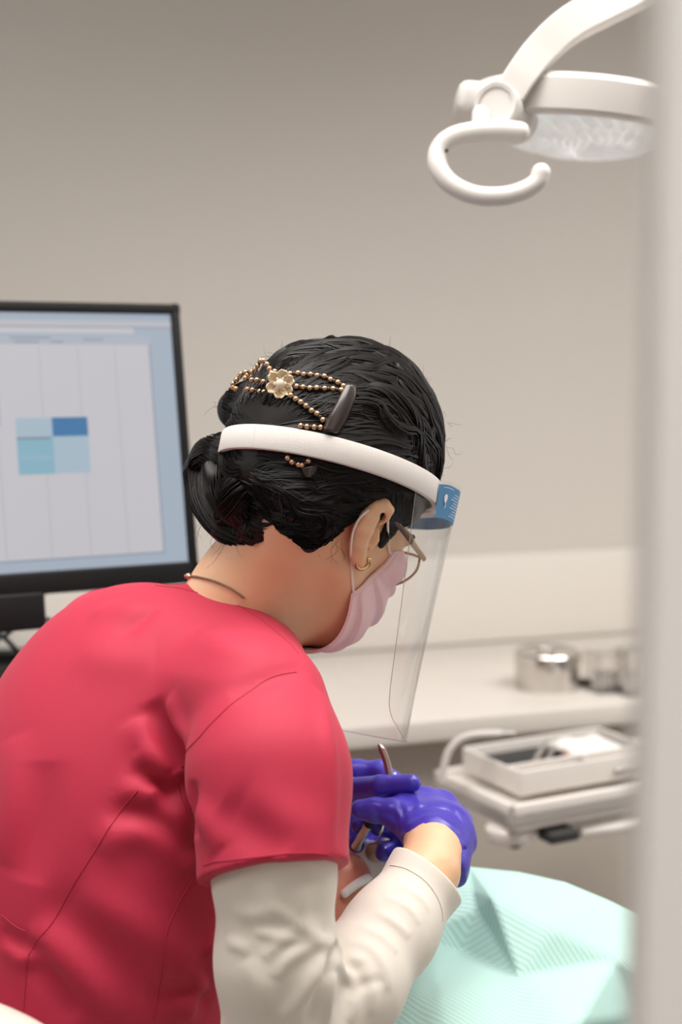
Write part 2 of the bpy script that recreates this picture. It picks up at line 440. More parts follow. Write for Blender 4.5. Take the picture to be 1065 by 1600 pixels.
fb.box(Mo(BW/2, MH/2, 0), (BW-.002, .012, MH), MAX, .003); fb.box(Mo(MW-BW/2, MH/2, 0), (BW, .012, MH), MAX, .003)
fb.build('bezel', m_black, mon)
SW, SH = MW-2*BW, MH-BW-.027
m_scr = emit('screen_blue_grey', srgb(186, 200, 217), .80); m_scr_w = emit('screen_white', srgb(222, 220, 226), .80); m_scr_b = emit('screen_pale_blue', srgb(160, 196, 218), .85)
m_scr_d = emit('screen_deep_blue', srgb(58, 126, 182), .85); m_scr_l = emit('screen_light_cyan', srgb(182, 204, 220), .85); m_scr_c = emit('screen_cyan', srgb(146, 194, 214), .85)
m_scr_g = emit('screen_line_grey', srgb(211, 211, 219), .8); m_scr_h = emit('screen_header', srgb(196, 204, 216), .8); m_scr_t = emit('screen_text', srgb(150, 162, 184), .75)
scr = MB().box(Mo(BW+SW/2, BW+SH/2, .000), (SW, .002, SH), MAX).build('screen', m_scr, mon, smooth=False)
def S(u0, u1, v0, v1, m, name, lv=1):
    return MB().box(Mo(BW+(u0+u1)/2, BW+(v0+v1)/2, .001+.0003*lv), (abs(u1-u0), .0004, abs(v1-v0)), MAX).build(name, m, scr, smooth=False)
S(.030, SW, .040, SH-.014, m_scr_w, 'calendar_page')
S(0, SW, .010, .018, m_scr_g, 'title_bar'); S(.05, SW, .019, .026, m_scr_w, 'address_bar'); S(.030, SW, .029, .040, m_scr_h, 'header_row')
for q, (a, b) in enumerate(((.02, .022),)): S(0, SW, .0175, .0185, m_scr_t, 'header_rule', 2)
for uu in (.075, .122, .17, .225, .28, .34, .40): S(uu, uu+.0025, .042, SH-.016, m_scr_g, 'column_line', 2)
for (a, b, v) in ((.09, .115, .033), (.14, .155, .036), (.155, .205, .031), (.17, .20, .036)): S(a, b, v, v+.0015, m_scr_t, 'text_row', 2)
S(.030, .0315, .040, SH-.014, m_scr_t, 'page_edge', 2); S(.030, SW, SH-.0145, SH-.013, m_scr_t, 'page_edge', 2)
s0, s1, s2 = .117, .161, .205; v0, v1, v2 = .129, .152, .197
S(s0, s1, v0, v1, m_scr_d, 'appointment_block', 3); S(s1, s2, v0, v1, m_scr_l, 'appointment_block', 3)
S(s0, s1, v1, v2, m_scr_l, 'appointment_block', 3); S(s1, s2, v1, v2, m_scr_c, 'appointment_block', 3)
S(s1+.003, s2, v1, v1+.003, m_scr_t, 'appointment_rule', 4); S(s1+.004, s2-.003, v1+.023, v1+.027, m_scr_b, 'appointment_rule', 4)
S(.222, .30, .042, .138, m_scr_h, 'side_panel', 3)
S(.225, .27, .088, .090, m_scr_t, 'text_row', 4); S(.225, .27, .104, .106, m_scr_t, 'text_row', 4)
sb = MB(); c_ = P(-95, 948, 1.83)
sb.box(Mo(.338, MH+.019, -.012), (.28, .04, .044), MAX, .004); sbo = sb.build('speaker_bar', m_black, mon)
MB().lathe(Mo(.262, MH+.026, .008), mn, [(.004, 0), (.004, .003), (.0, .003)], 14).build('indicator', m_brushed, sbo)
MB().lathe(Mo(.262, MH-.014, .005), mn, [(.0035, 0), (.0035, .003), (.0, .003)], 14).build('power_button', m_brushed, mon)
st = MB(); sp = P(-170, 900, 1.83); sp[1] += .06
mc = Mo(MW/2, MH*.55, -.04); vm = (mc-O_)@WN; bs0 = mc+WN*max(.10, .20-vm); bs0[2] = 0
st.box(bs0+WZ*(TOPZ+mc[2]+.03)/2, (.05, .035, mc[2]-TOPZ+.05), WAX, .006); st.build('stand_column', m_black, mon)
MB().tube([mc, bs0+WZ*mc[2]], .018, 14).build('stand_arm', m_black, mon)
MB().box(bs0+WZ*(TOPZ+.008), (.22, .20, .014), WAX, .005).build('stand_foot', m_black, mon)
def cable(pts, r, label):
    o = MB().tube(spline(pts, 40), r, 8).build('cable', m_dgrey); return tag(o, label, 'cable')
cable([PZ(-90, 1068, TOPZ+.004), P(-45, 1035, 2.1), P(-5, 1000, 1.92), P(12, 990, 1.87), P(38, 962, 1.86), P(60, 940, 1.86), P(70, 920, 1.87)], .0034, 'thin black cable rising to the underside of the speaker bar')
cable([P(-60, 930, 1.9), P(-20, 975, 1.89), P(6, 996, 1.88), P(30, 1020, 1.87), P(60, 1050, 1.95), P(95, 1075, 2.2), PZ(150, 1085, TOPZ+.004)], .0034, 'thin black cable slanting down right below the monitor')
cable([P(40, 968, 1.90), P(70, 967, 1.90), P(95, 978, 1.90), P(125, 1000, 1.95), P(160, 1050, 2.2), PZ(190, 1075, TOPZ+.004)], .0030, 'thin black cable curving down behind the crimson shoulder')
# black desk telephone below the monitor, mostly behind the person
tp = PZ(-10, 1068, TOPZ); ph = thing('desk_device', 'low black device lying on the worktop under the monitor', 'desk device', (tp[0], tp[1], TOPZ))
ph_l = MB().box((tp[0]-.02, tp[1]+.02, TOPZ+.015), (.20, .15, .028), WAX, .012).build('body', m_black, ph)
MB().tube(spline([tp+WX*-.10+WN*.05+WZ*.034, tp+WX*-.02+WN*.06+WZ*.040, tp+WX*.05+WN*.06+WZ*.038, tp+WX*.085+WN*.05+WZ*.034], 14), [.014]*14, 10, round_cap=True).build('top_bar', m_black, ph)

# ================================================================== THINGS ON THE WORKTOP
cc = PZ(855, 1073, TOPZ); dr = np.linalg.norm(cc-CAM); R0 = 51/FPX*dr
can = thing('steel_canister', 'round polished steel canister with a flat lid on the worktop', 'canister', cc)
MB().lathe(cc, WZ, [(0, 0), (R0*.96, 0), (R0*.985, .003), (R0*.985, R0*.94), (R0*.9, R0*.94), (0, R0*.94)], 64).build('body', m_steel, can)
MB().lathe(cc+WZ*R0*.76, WZ, [(R0*.99, 0), (R0*1.01, .001), (R0*1.01, R0*.30), (R0*.98, R0*.34), (R0*.9, R0*.36), (R0*.85, R0*.32), (0, R0*.32)], 64).build('lid', m_steel, can)
MB().box(cc+WZ*R0*1.17+np.array([-.004, 0, 0]), (R0*.5, R0*.22, R0*.14), WAX, .003).build('handle', m_steel, can)
# two clear square containers with small supplies
def jar(px, py, w_, h_, label):
    c = PZ(px, py, TOPZ); t = thing('acrylic_container', label, 'container', c, 'clear acrylic containers')
    th = .003
    b = MB()
    for s in (-1, 1):
        b.box(c+WX*s*(w_/2)+WZ*h_/2, (th, w_, h_), WAX); b.box(c+WN*s*(w_/2)+WZ*h_/2, (w_, th, h_), WAX)
    b.box(c+WZ*.003, (w_, w_, .006), WAX); b.build('walls', m_acryl, t, smooth=False)
    e = MB()
    e.box(c+WZ*h_, (w_+.004, w_+.004, .003), WAX, .001)
    e.build('lid', m_acryl, t, smooth=False)
    g = MB()
    for k in range(5): g.tube([c+WX*(k-2)*w_*.16+WZ*.008, c+WX*(k-2)*w_*.17+WN*.004+WZ*h_*.42], w_*.07, 8)
    g.build('cotton_rolls', m_gauze, t)
    g = MB()
    for k in range(4): g.tube([c+WX*(k-1.5)*w_*.2+WN*(-w_*.2)+WZ*h_*.44, c+WX*(k-1.5)*w_*.2+WN*(w_*.2)+WZ*h_*.5], w_*.035, 6)
    g.build('metal_pieces', m_brushed, t)
    return t
jar(946, 1078, .056, .068, 'left clear acrylic container beside the steel canister')
jar(992, 1084, .050, .079, 'right and taller clear acrylic container beside the doorway edge')
sm = PZ(914, 1071, TOPZ)
tag(MB().box(sm+WZ*.006, (.02, .016, .012), WAX, .003).build('rubber_cap', m_dgrey), 'small dark grey cap between the canister and the clear container', 'cap')
# faint fittings on the splashback to the left
ft = W(0, DEP-.016, 0)
def wallpt(px, py, off=.0):
    r = ray(px, py); t = ((W(0, DEP-.012-off, 0)-CAM)@WN)/(r@WN); return CAM+r*t

# ================================================================== INSTRUMENT TABLE
TD = 1.95
k0 = P(799, 1262, TD); tz = k0[2]
kl = PZ(652, 1208, tz); kr = PZ(1008, 1237, tz)
e0 = unit(kr-k0); e1_ = unit(kl-k0); bi = unit(e0+e1_); pe = unit(np.cross(bi, WZ)); pe = pe if pe@e0 > 0 else -pe
ex = unit(bi+pe); ey = unit(bi-pe); LX = .42; LY = min(.50, np.linalg.norm(kl-k0)); print('table', math.degrees(math.acos(e0@e1_)), LY)
TAX = np.stack([ex, ey, WZ]); 
def T(a, b, z): return k0+ex*a+ey*b+WZ*z
tb = thing('instrument_table', 'cream rectangular swivel tray table with a thick rim below the worktop', 'table', T(LX/2, LY/2, -.62)*np.array([1, 1, 0]))
MB().box(T(LX/2, LY/2, -.022), (LX, LY, .028), TAX, .004).build('tray_top', m_tray, tb)
rim = MB()
for (a, b, sa, sb_) in ((LX/2, .005, LX, .010), (LX/2, LY-.005, LX, .010), (.005, LY/2, .010, LY), (LX-.005, LY/2, .010, LY)):
    rim.box(T(a, b, -.018), (sa, sb_, .038), TAX, .003)
rim.build('rim', m_tray, tb)
MB().box(T(LX*.42, LY*.45, -.052), (LX*.62, LY*.5, .030), TAX, .008).build('under_housing', m_tray, tb)
kn = P(803, 1300, TD+.03)
MB().lathe(P(795, 1306, TD+.05)+WZ*-.006, WZ, [(.012, -.004), (.03, 0), (.034, .006), (.034, .018), (.028, .024)], 24).build('pivot', m_tray, tb)
MB().lathe(P(803, 1324, TD+.03), WZ, [(.007, 0), (.010, .003), (.010, .012), (.006, .016)], 18).build('knob', m_dgrey, tb)
MB().box(P(872, 1303, TD+.05), (.05, .035, .016), TAX, .004).build('clamp', m_dgrey, tb)
MB().tube([P(905, 1300, TD+.08), P(1000, 1288, TD+.12), P(1080, 1280, TD+.2)], .009, 12).build('support_arm', m_tray, tb)
pl = T(LX*.55, LY*.55, 0)
MB().tube([(pl[0]+.30, pl[1]+.15, .03), (pl[0]+.30, pl[1]+.15, tz-.05)], .022, 16).build('column', m_tray, tb)
MB().lathe((pl[0]+.30, pl[1]+.15, 0), WZ, [(.18, 0), (.18, .02), (.03, .035)], 32).build('base', m_tray, tb)
MB().tube([(pl[0]+.30, pl[1]+.15, tz-.06), T(LX*.45, LY*.5, -.06)], .014, 12).build('bracket', m_tray, tb)

cx0, cx1, cy0, cy1, chh = .035, .285, .03, LY-.03, .034
cs = thing('instrument_cassette', 'white open instrument cassette box lying on the cream tray table', 'cassette', T((cx0+cx1)/2, (cy0+cy1)/2, .001))
MB().box(T((cx0+cx1)/2, (cy0+cy1)/2, .004), (cx1-cx0, cy1-cy0, .006), TAX, .002).build('base', m_tray, cs)
sd = MB()
for (a, b, sa, sb_) in (((cx0+cx1)/2, cy0, cx1-cx0, .005), ((cx0+cx1)/2, cy1, cx1-cx0, .005), (cx0, (cy0+cy1)/2, .005, cy1-cy0), (cx1, (cy0+cy1)/2, .005, cy1-cy0)):
    sd.box(T(a, b, .004+chh/2), (sa, sb_, chh), TAX, .0015)
sd.box(T((cx0+cx1)/2, cy0+.03, .012+chh/2), (cx1-cx0, .004, chh*.6), TAX, .001)
sd.build('sides', m_tray, cs)
MB().box(T(cx1-.05, cy0-.006, .016), (.075, .008, .010), TAX, .003).build('latch', m_brushed, cs)
MB().box(T((cx0+cx1)/2, (cy0+cy1)/2+.02, .022), (cx1-cx0-.012, (cy1-cy0)*.62, .004), TAX, .001).build('rack', m_dgrey, cs)
tools = [('dental_probe', 'slim steel probe lying at the left end of the cassette', .07, .055, .17, .20, m_steel), ('dental_probe', 'steel probe with dark grip second from the left in the cassette', .10, .06, .19, .21, m_brushed),
         ('dental_tweezers', 'copper toned tweezers lying across the middle of the cassette', .12, .05, .22, .17, m_copper), ('dental_probe', 'long pale handled probe nearest the gauze in the cassette', .15, .045, .235, .13, m_tray), ('dental_scaler', 'dark handled scaler at the near edge of the cassette', .10, .04, .18, .06, m_brushed)]
for (n_, lb, a0, b0, a1, b1, mm) in tools:
    th_ = thing(n_, lb, 'dental tool', T(a0, b0, .03), 'instruments in the cassette'); p0, p1 = T(a0, b0, .030), T(a1, min(b1, cy1-.02), .033)
    L_ = [p0+(p1-p0)*k for k in (0, .2, .25, .75, .8, 1)]
    MB().tube(L_[1:5], [.0028, .0042, .0042, .0028], 10).build('grip', mm, th_)
    MB().tube([L_[0]-WZ*.003, L_[0]+(L_[1]-L_[0])*.4, L_[1]], [.0006, .0014, .0022], 8).build('tip', m_steel, th_)
    MB().tube([L_[4], L_[5], L_[5]+WZ*.006+ex*.004], [.0022, .0014, .0006], 8).build('tip', m_steel, th_)
gz = MB(); g0 = T(cx1-.075, cy0+.075, .036)
n = 14
vv = []; ff = []
for i in range(n):
    for j in range(n):
        a, b = (i/(n-1)-.5), (j/(n-1)-.5); e_ = max(abs(a), abs(b))*2
        vv.append(g0+ex*a*.095+ey*b*.085+WZ*(.012*(1-e_**3)+.003*math.sin(9*a+3*b)*math.cos(11*b)-.004))
for i in range(n-1):
    for j in range(n-1): ff.append((i*n+j, (i+1)*n+j, (i+1)*n+j+1, i*n+j+1))
gz.add(vv, ff); go = gz.build('gauze_pad', m_gauze); sol = go.modifiers.new('t', 'SOLIDIFY'); sol.thickness = .006
tag(go, 'crumpled white gauze pad in the right part of the cassette', 'gauze')
# suction hose arching over the cassette
hs = thing('suction_hose', 'white hose arching over the left corner of the cassette with a grey tip', 'hose', T(.0, LY*.55, 0))
hp = [P(690, 1222, 2.02), P(694, 1195, 2.02), P(702, 1172, 2.02), P(718, 1156, 2.02), P(742, 1148, 2.02), P(783, 1146, 2.03)]
MB().tube(spline(hp, 30), .0055, 12).build('tube', m_plastic, hs)
MB().tube([P(782, 1146, 2.03), P(803, 1147, 2.035)], [.0036, .0034], 12).build('tip', m_brushed, hs)
lid = MB(); lc = P(883, 1160, 2.12); lid.lathe(lc, WZ, [(.0, 0), (.030, .0), (.040, .006), (.042, .012), (.036, .017), (.0, .019)], 32)
lo = lid.build('dish', m_tray); tag(lo, 'round white dish standing behind the cassette at the rear of the table', 'dish')
lo.location.z = tz+.002
MB_l = lo

# ================================================================== DENTAL LAMP
LD = 1.60
lc0 = P(905, 182, LD+.06)
ln = unit(V(-.10, -1, .09))                     # the way the lamp shines
lx = unit(np.cross(ln, V(0, 0, 1))); lx = lx if lx[0] > 0 else -lx; ly = np.cross(ln, lx)
lp = thing('dental_lamp', 'white round dental operating lamp hanging at upper right on a curved arm', 'lamp', lc0)
RL = .133
MB().lathe(lc0-ln*.022, ln, [(0, -.004), (RL*.8, -.004), (RL*.95, .0), (RL, .007), (RL*1.005, .02), (RL*1.0, .040), (RL*.97, .044), (RL*.90, .0445), (RL*.9, .03)], 72).build('housing', m_plastic, lp)
# faceted reflector lens
vv = []; nr, na = 9, 60
for i in range(nr):
    for j in range(na):
        rr = RL*.93*(i/(nr-1)); a = 2*PI*j/na+(i % 2)*PI/na
        z = .066-.034*(rr/(RL*.93))**2.4+(.0028 if (i+j) % 2 else -.0028)*(i < nr-1)
        vv.append(lc0-ln*.022+ln*z+rr*(math.cos(a)*lx+math.sin(a)*ly))
ff = [(i*na+j, i*na+(j+1) % na, (i+1)*na+(j+1) % na, (i+1)*na+j) for i in range(nr-1) for j in range(na)]
m_refl = mat('lamp_lens', (.88, .87, .86), .16, .1, Specular_IOR_Level=.9, noise=(60, .25))
m_refl.node_tree.nodes['Principled BSDF'].inputs['Emission Color'].default_value = (1, .98, .95, 1); m_refl.node_tree.nodes['Principled BSDF'].inputs['Emission Strength'].default_value = .26
MB().add(vv, ff).build('lens', m_refl, lp, smooth=False)
# joint
hub = P(773, 163, LD-.075); hax = unit(V(.45, .0, 1))
MB().lathe(hub, hax, [(0, .002), (.0185, .002), (.019, 0), (.0235, -.001), (.0245, .002), (.0245, .022), (.021, .026), (.021, .05), (.026, .055), (.026, .075)], 48).build('joint', m_plastic, lp)
# left end of housing and arm
MB().box(P(752, 162, LD-.03), (.058, .07, .038), np.stack([lx, -ly, -ln]), .012).build('end_block', m_plastic, lp)
am = [P(795, 150, LD-.055), P(812, 122, LD-.055), P(842, 83, LD-.05), P(885, 43, LD-.045), P(940, 12, LD-.03), P(1010, -22, LD), P(1100, -60, LD+.05), P(1210, -95, LD+.1)]
amp = spline(am, 40)
tn = np.gradient(amp, axis=0); sidev = np.cross(tn, V(0, 0, 1)); 
MB().ribbon(amp, sidev, np.linspace(.033, .044, 40), .022).build('arm', m_plastic, lp)
MB().tube([amp[-1], amp[-1]+np.array([.1, .1, .08]), (amp[-1][0]+.14, amp[-1][1]+.14, 2.6)], .022, 16).build('ceiling_pole', m_plastic, lp)
hd = [P(811, 207, LD-.085), P(780, 205, LD-.085), P(740, 207, LD-.083), P(705, 216, LD-.08), P(686, 235, LD-.08), P(684, 260, LD-.085), P(702, 286, LD-.09), P(738, 304, LD-.095), P(780, 307, LD-.10), P(815, 299, LD-.10), P(838, 285, LD-.10), P(845, 270, LD-.10)]
MB().tube(spline(hd, 60), np.interp(np.linspace(0, 1, 60), [0, .06, .25, .5, .9, 1], [.0115, .0120, .0115, .0105, .0100, .0104]), 20, round_cap=True).build('handle', m_plastic, lp)
MB().tube([P(752, 200, LD-.08), P(752, 178, LD-.06)], .011, 14).build('handle_neck', m_plastic, lp)
MB().ball(P(697, 235, LD-.089), .0022, 10).build('handle_hole', m_dgrey, lp)  # dark ball stands for a small hole, its shade put into the colour
sl = bpy.data.lights.new('lamp_beam', 'SPOT'); sl.energy = 24; sl.spot_size = math.radians(15); sl.spot_blend = .55; sl.shadow_soft_size = .07; sl.color = (1, .98, .96)
so = bpy.data.objects.new('lamp_beam', sl); C.objects.link(so); so.location = tuple(lc0+ln*.06)
so.rotation_euler = (Vector(P(600, 1238, 1.41))-Vector(lc0+ln*.06)).to_track_quat('-Z', 'Y').to_euler()

# ================================================================== DENTIST: shapes
HD = 1.32
psi, phi, rol = map(math.radians, (54, 25, 12))
F0 = np.array([math.cos(psi)*math.cos(phi), -math.sin(phi), math.sin(psi)*math.cos(phi)])
U0 = np.array([math.cos(psi)*math.sin(phi), math.cos(phi), math.sin(psi)*math.sin(phi)])
R0_ = np.array([math.sin(psi), 0, -math.cos(psi)])
U1 = U0*math.cos(rol)+R0_*math.sin(rol); R1 = R0_*math.cos(rol)-U0*math.sin(rol)
HF, HU, HR = V(*F0), V(*U1), V(*R1)
HO = P(494, 818, HD)
HAX = np.stack([HF, HR, HU])
def H(f, r, u): return HO+f*HF+r*HR+u*HU
def toH(p): return (p-HO)@HAX.T

def skull(p):
    d = ell(p, H(-.012, 0, .052), HAX, (.097, .074, .088))
    d = smin(d, ell(p, H(.03, 0, -.002), HAX, (.066, .060, .075)), .02)          # face
    d = smin(d, rc(p, H(.045, 0, -.07), H(.072, 0, -.078), .028, .018), .03)      # chin
    for s in (-1, 1):
        d = smin(d, rc(p, H(.005, s*.052, -.035), H(.065, s*.018, -.078), .014, .014), .022)    # jaw
        d = smin(d, ell(p, H(.062, s*.042, -.004), HAX, (.020, .018, .014)), .02)              # cheekbone
        d = smax(d, -ell(p, H(.102, s*.031, .014), HAX, (.020, .017, .012)), .012)              # eye socket
        d = smin(d, ell(p, H(.074, s*.031, .012), HAX, (.014, .014, .012)), .003)               # lids
        d = smin(d, rc(p, H(.088, s*.012, .030), H(.080, s*.045, .030), .006, .005), .012)      # brow
    d = smin(d, rc(p, H(.086, 0, .018), H(.099, 0, -.016), .007, .009), .012)     # nose
    for s in (-1, 1): d = smin(d, ell(p, H(.093, s*.011, -.020), HAX, (.009, .007, .007)), .006)
    d = smin(d, ell(p, H(.088, 0, -.048), HAX, (.012, .022, .011)), .010)         # mouth
    return d
NK0 = P(345, 1005, 1.345); NK1 = H(-.028, 0, -.005); NKm = P(392, 935, 1.34)
def neck(p): return chain(p, [NK0, NKm, NK1], [.056, .052, .050], .03)

# ear placed by where the photo shows it, standing off the side of the head
ear_d = proj(H(0, .074, 0))[2]
def EP(px, py, o=0): return P(px, py, ear_d-o)
EARP = dict(
    helix=[EP(563, 884, .004), EP(556, 868, .008), EP(555, 848, .013), EP(562, 825, .018), EP(573, 806, .021), EP(587, 793, .021), EP(600, 789, .018), EP(607, 797, .014), EP(603, 808, .009), EP(595, 817, .006)],
    body=[EP(564, 876, .008), EP(563, 852, .014), EP(570, 830, .017), EP(583, 808, .017)])
def ear(p):
    d = chain(p, EARP['helix'], [.0052, .0062, .0062, .0064, .0066, .0062, .0056, .0048, .0036, .0026], .002)
    d = smin(d, chain(p, EARP['body'], [.0050, .0056, .0064, .0060], .004), .003)
    d = smin(d, rc(p, EP(565, 845, .003), EP(573, 818, .0), .0065, .0085), .005)          # back of the bowl, roots into the head
    d = smin(d, chain(p, [EP(578, 856, .002), EP(586, 843, .001), EP(588, 828, .000)], [.003, .0036, .003], .002), .002)  # tragus
    d = smax(d, -ell(p, EP(594, 806, .011), np.eye(3), (.0042, .0042, .0075)), .0025)
    return d
def ear_left(p):
    q = toH(p)
    q2 = np.stack([q[:, 0], -q[:, 1], q[:, 2]], 1)
    return ear(HO+q2@HAX)

RS = P(425, 1115, 1.19); RE = P(437, 1640, 1.13); RW = P(672, 1318, 1.31)
LS = P(172, 1012, 1.45); LE = P(300, 1400, 1.66); LW = P(505, 1250, 1.50)
RE2 = P(437, 1612, 1.13)
TR_ = unit(RS-LS); MIDS = (RS+LS)/2; PEL = P(95, 1760, 1.33)
TU = unit(MIDS-PEL); TU = unit(TU-TR_*(TU@TR_)); TF = np.cross(TU, TR_); TF = TF if TF[0] > 0 else -TF
TAXS = np.stack([TR_, TU, TF])
def torso(p, g=0.0):
    d = ell(p, P(178, 1232, 1.345), TAXS, (.155+g, .186+g, .130+g))
    d = smin(d, ell(p, P(245, 1085, 1.34), TAXS, (.135+g, .085+g, .082+g)), .04)
    d = smin(d, ell(p, P(150, 1480, 1.31), TAXS, (.140+g, .22+g, .118+g)), .08)
    d = smin(d, ell(p, PEL, TAXS, (.172+g, .15+g, .145+g)), .08)
    d = smin(d, rc(p, LS, MIDS, .048+g, .062+g), .03)
    d = smin(d, rc(p, P(318, 985, 1.335), P(404, 1032, 1.27), .041+g, .035+g), .014)
    d = smin(d, rc(p, P(365, 1090, 1.24), MIDS, .053+g, .062+g), .03)
    return d
def sleeve_core(p, g=0.0):
    return chain(p, [P(408, 1118, 1.19), P(420, 1210, 1.155), P(429, 1400, 1.115)], [.058+g, .0605+g, .0605+g], .03)

# ---- hands
def hand_right(p, g=0.0):
    wr = P(676, 1316, 1.315)
    ks = [P(632, 1262, 1.365), P(660, 1254, 1.385), P(690, 1259, 1.392), P(712, 1284, 1.385)]
    d = None
    for k_, r_ in zip(ks, (.0150, .0155, .0150, .0135)):
        q = rc(p, wr, k_, .0205, r_+g); d = q if d is None else smin(d, q, .014)
    d = smin(d, chain(p, [P(700, 1338, 1.325), P(719, 1318, 1.345), P(716, 1290, 1.375)], [.0125+g, .0135+g, .0135+g], .006), .012)
    d = smin(d, rc(p, P(650, 1290, 1.335), P(622, 1276, 1.345), .0155+g, .0145+g), .014)
    fing = [([P(650, 1290, 1.335), P(612, 1268, 1.345), P(586, 1266, 1.350), P(563, 1265, 1.352)], [.0145, .0122, .0118, .0098]),      # thumb
            ([ks[0], P(604, 1258, 1.405), P(572, 1276, 1.415), P(560, 1290, 1.41)], [.0135, .0105, .0095, .0082]),
            ([ks[1], P(640, 1282, 1.430), P(604, 1293, 1.425), P(590, 1294, 1.415)], [.0135, .0105, .0093, .0080]),
            ([ks[2], P(668, 1310, 1.440), P(624, 1324, 1.425), P(599, 1333, 1.405)], [.0130, .0105, .0095, .0085]),
            ([ks[3], P(695, 1338, 1.425), P(650, 1350, 1.41), P(623, 1345, 1.395)], [.0120, .0092, .0080, .0070])]
    for pts, rs in fing:
        d = smin(d, chain(p, pts, [r+g for r in rs], .004), .006)
    return d
def hand_left(p, g=0.0):
    wr = P(500, 1245, 1.505)
    ks = [P(556, 1212, 1.455), P(568, 1224, 1.48), P(572, 1250, 1.49), P(562, 1275, 1.49)]
    d = None
    for k_, r_ in zip(ks, (.0165, .016, .0155, .014)):
        q = rc(p, wr, k_, .020+g, r_+g); d = q if d is None else smin(d, q, .014)
    fing = [([P(520, 1240, 1.46), P(545, 1234, 1.405), P(595, 1229, 1.375), P(643, 1224, 1.365)], [.0145, .0118, .0108, .0088]),     # forefinger laid across
            ([ks[0], P(592, 1206, 1.445), P(613, 1220, 1.425), P(612, 1240, 1.415)], [.0145, .0115, .0095, .0085]),
            ([ks[2], P(605, 1262, 1.48), P(598, 1290, 1.465), P(585, 1312, 1.455)], [.0135, .0105, .0095, .0085]),
            ([ks[3], P(588, 1300, 1.48), P(575, 1322, 1.455), P(564, 1334, 1.435)], [.0130, .0105, .0100, .0092]),
            ([P(530, 1270, 1.49), P(545, 1300, 1.455), P(556, 1318, 1.43)], [.0135, .0110, .0095])]
    for pts, rs in fing:
        d = smin(d, chain(p, pts, [r+g for r in rs], .004), .006)
    return d
KNR = PEL+unit(TF*np.array([1, 1, 0]))*.42+np.array([0, 0, .0])
hipR = PEL+TR_*.085-TU*.06; hipL = PEL-TR_*.085-TU*.06
fdir = unit(TF*np.array([1, 1, 0]))
kneeR = np.array([*(hipR[:2]+fdir[:2]*.36), .50]); kneeL = np.array([*(hipL[:2]+fdir[:2]*.40), .50])
ankR = np.array([*(kneeR[:2]-fdir[:2]*.10), .09]); ankL = np.array([*(kneeL[:2]-fdir[:2]*.02), .09])
def body(p):
    d = smin(skull(p), neck(p), .022)
    d = smin(d, np.minimum(ear(p), ear_left(p)), .003)
    t_ = torso(p, -.016)
    t_ = smin(t_, rc(p, LS, LE, .042, .034), .03); t_ = smin(t_, chain(p, [LE, LW], [.034, .021], .01), .01)
    t_ = smin(t_, chain(p, [RS, P(428, 1340, 1.128), RE2], [.038, .035, .033], .01), .010); t_ = smin(t_, chain(p, [RE2, P(545, 1535, 1.185), P(612, 1448, 1.24), P(670, 1362, 1.283), P(676, 1330, 1.302)], [.034, .034, .0315, .0262, .0245], .01), .01)
    t_ = smin(t_, rc(p, P(676, 1330, 1.302), P(678, 1308, 1.322), .0245, .0185), .01)
    t_ = np.minimum(t_, hand_right(p, -.0035)) ; t_ = np.minimum(t_, hand_left(p, -.0035))
    for h_, k_, a_ in ((hipR, kneeR, ankR), (hipL, kneeL, ankL)):
        t_ = smin(t_, chain(p, [h_, k_, a_], [.065, .045, .032], .02), .03)
    return smin(d, t_, .02)

dentist = thing('person', 'seated person in crimson scrubs bending over the patient with violet gloves and clear visor', 'person', (PEL[0], PEL[1], 0))

hc = H(0, 0, .02)
def grid3(lo, hi, h, fine=None, hf=None):
    return [axis_grid(lo[i], hi[i], h, None if fine is None else (fine[0][i], fine[1][i]), hf) for i in range(3)]
lo_b = np.array([-.62, .9, -.01]); hi_b = np.array([.22, 1.85, 1.43])
v, f = nets(body, *grid3(lo_b, hi_b, .0065, (hc-.125, hc+.125), .0019), blk=6)
bd = make('body', v, f, m_skin, dentist)

# ---- scrub top
SFOLD = []
def scrub_base(p):
    d = torso(p, .004)
    s = sleeve_core(p)
    ax = unit(P(428, 1400, 1.115)-P(425, 1200, 1.155)); hem = P(428, 1364, 1.12)
    axh = unit(ax+V(.10, 0, .0))
    s = smax(s, (p-hem)@axh, .0015)
    kk = np.clip(((p-P(300, 1190, 1.18))@UP)/.07, 0, 1); d = smin(d, s, .012+.040*kk)
    # left sleeve
    s2 = rc(p, LS, LS+(LE-LS)*.55, .058, .058)
    s2 = smax(s2, (p-(LS+(LE-LS)*.5))@unit(LE-LS), .002)
    d = smin(d, s2, .02)
    # lower hem sits on the lap
    d = smax(d, -((p-(PEL-TU*.11))@TU), .004)
    return d
HEMAX = unit(unit(P(428, 1400, 1.115)-P(425, 1200, 1.155))+V(.10, 0, .0)); HEMP = P(428, 1364, 1.12)
def shell(d, z, th):                                          # hollow the end of a sleeve: z is the way past the start of the hollow
    return np.maximum(d, -np.maximum(d+th, -z))
NCK = unit(NK1-NK0)
def neckhole(p):
    return rc(p, P(402, 915, 1.355), NK1, .0585, .058)
def scrub0(p):
    return smax(scrub_base(p), -neckhole(p), .003)
def on(fn, pts, n=0, d=None):
    out = []
    for (x, y) in pts:
        q = trace(fn, x, y)
        if q is not None: out.append(q)
    return spline(out, n) if n and len(out) > 1 else np.array(out)
print('collar check', [proj(x) for x in on(scrub0, [(250, 940), (330, 960)])])
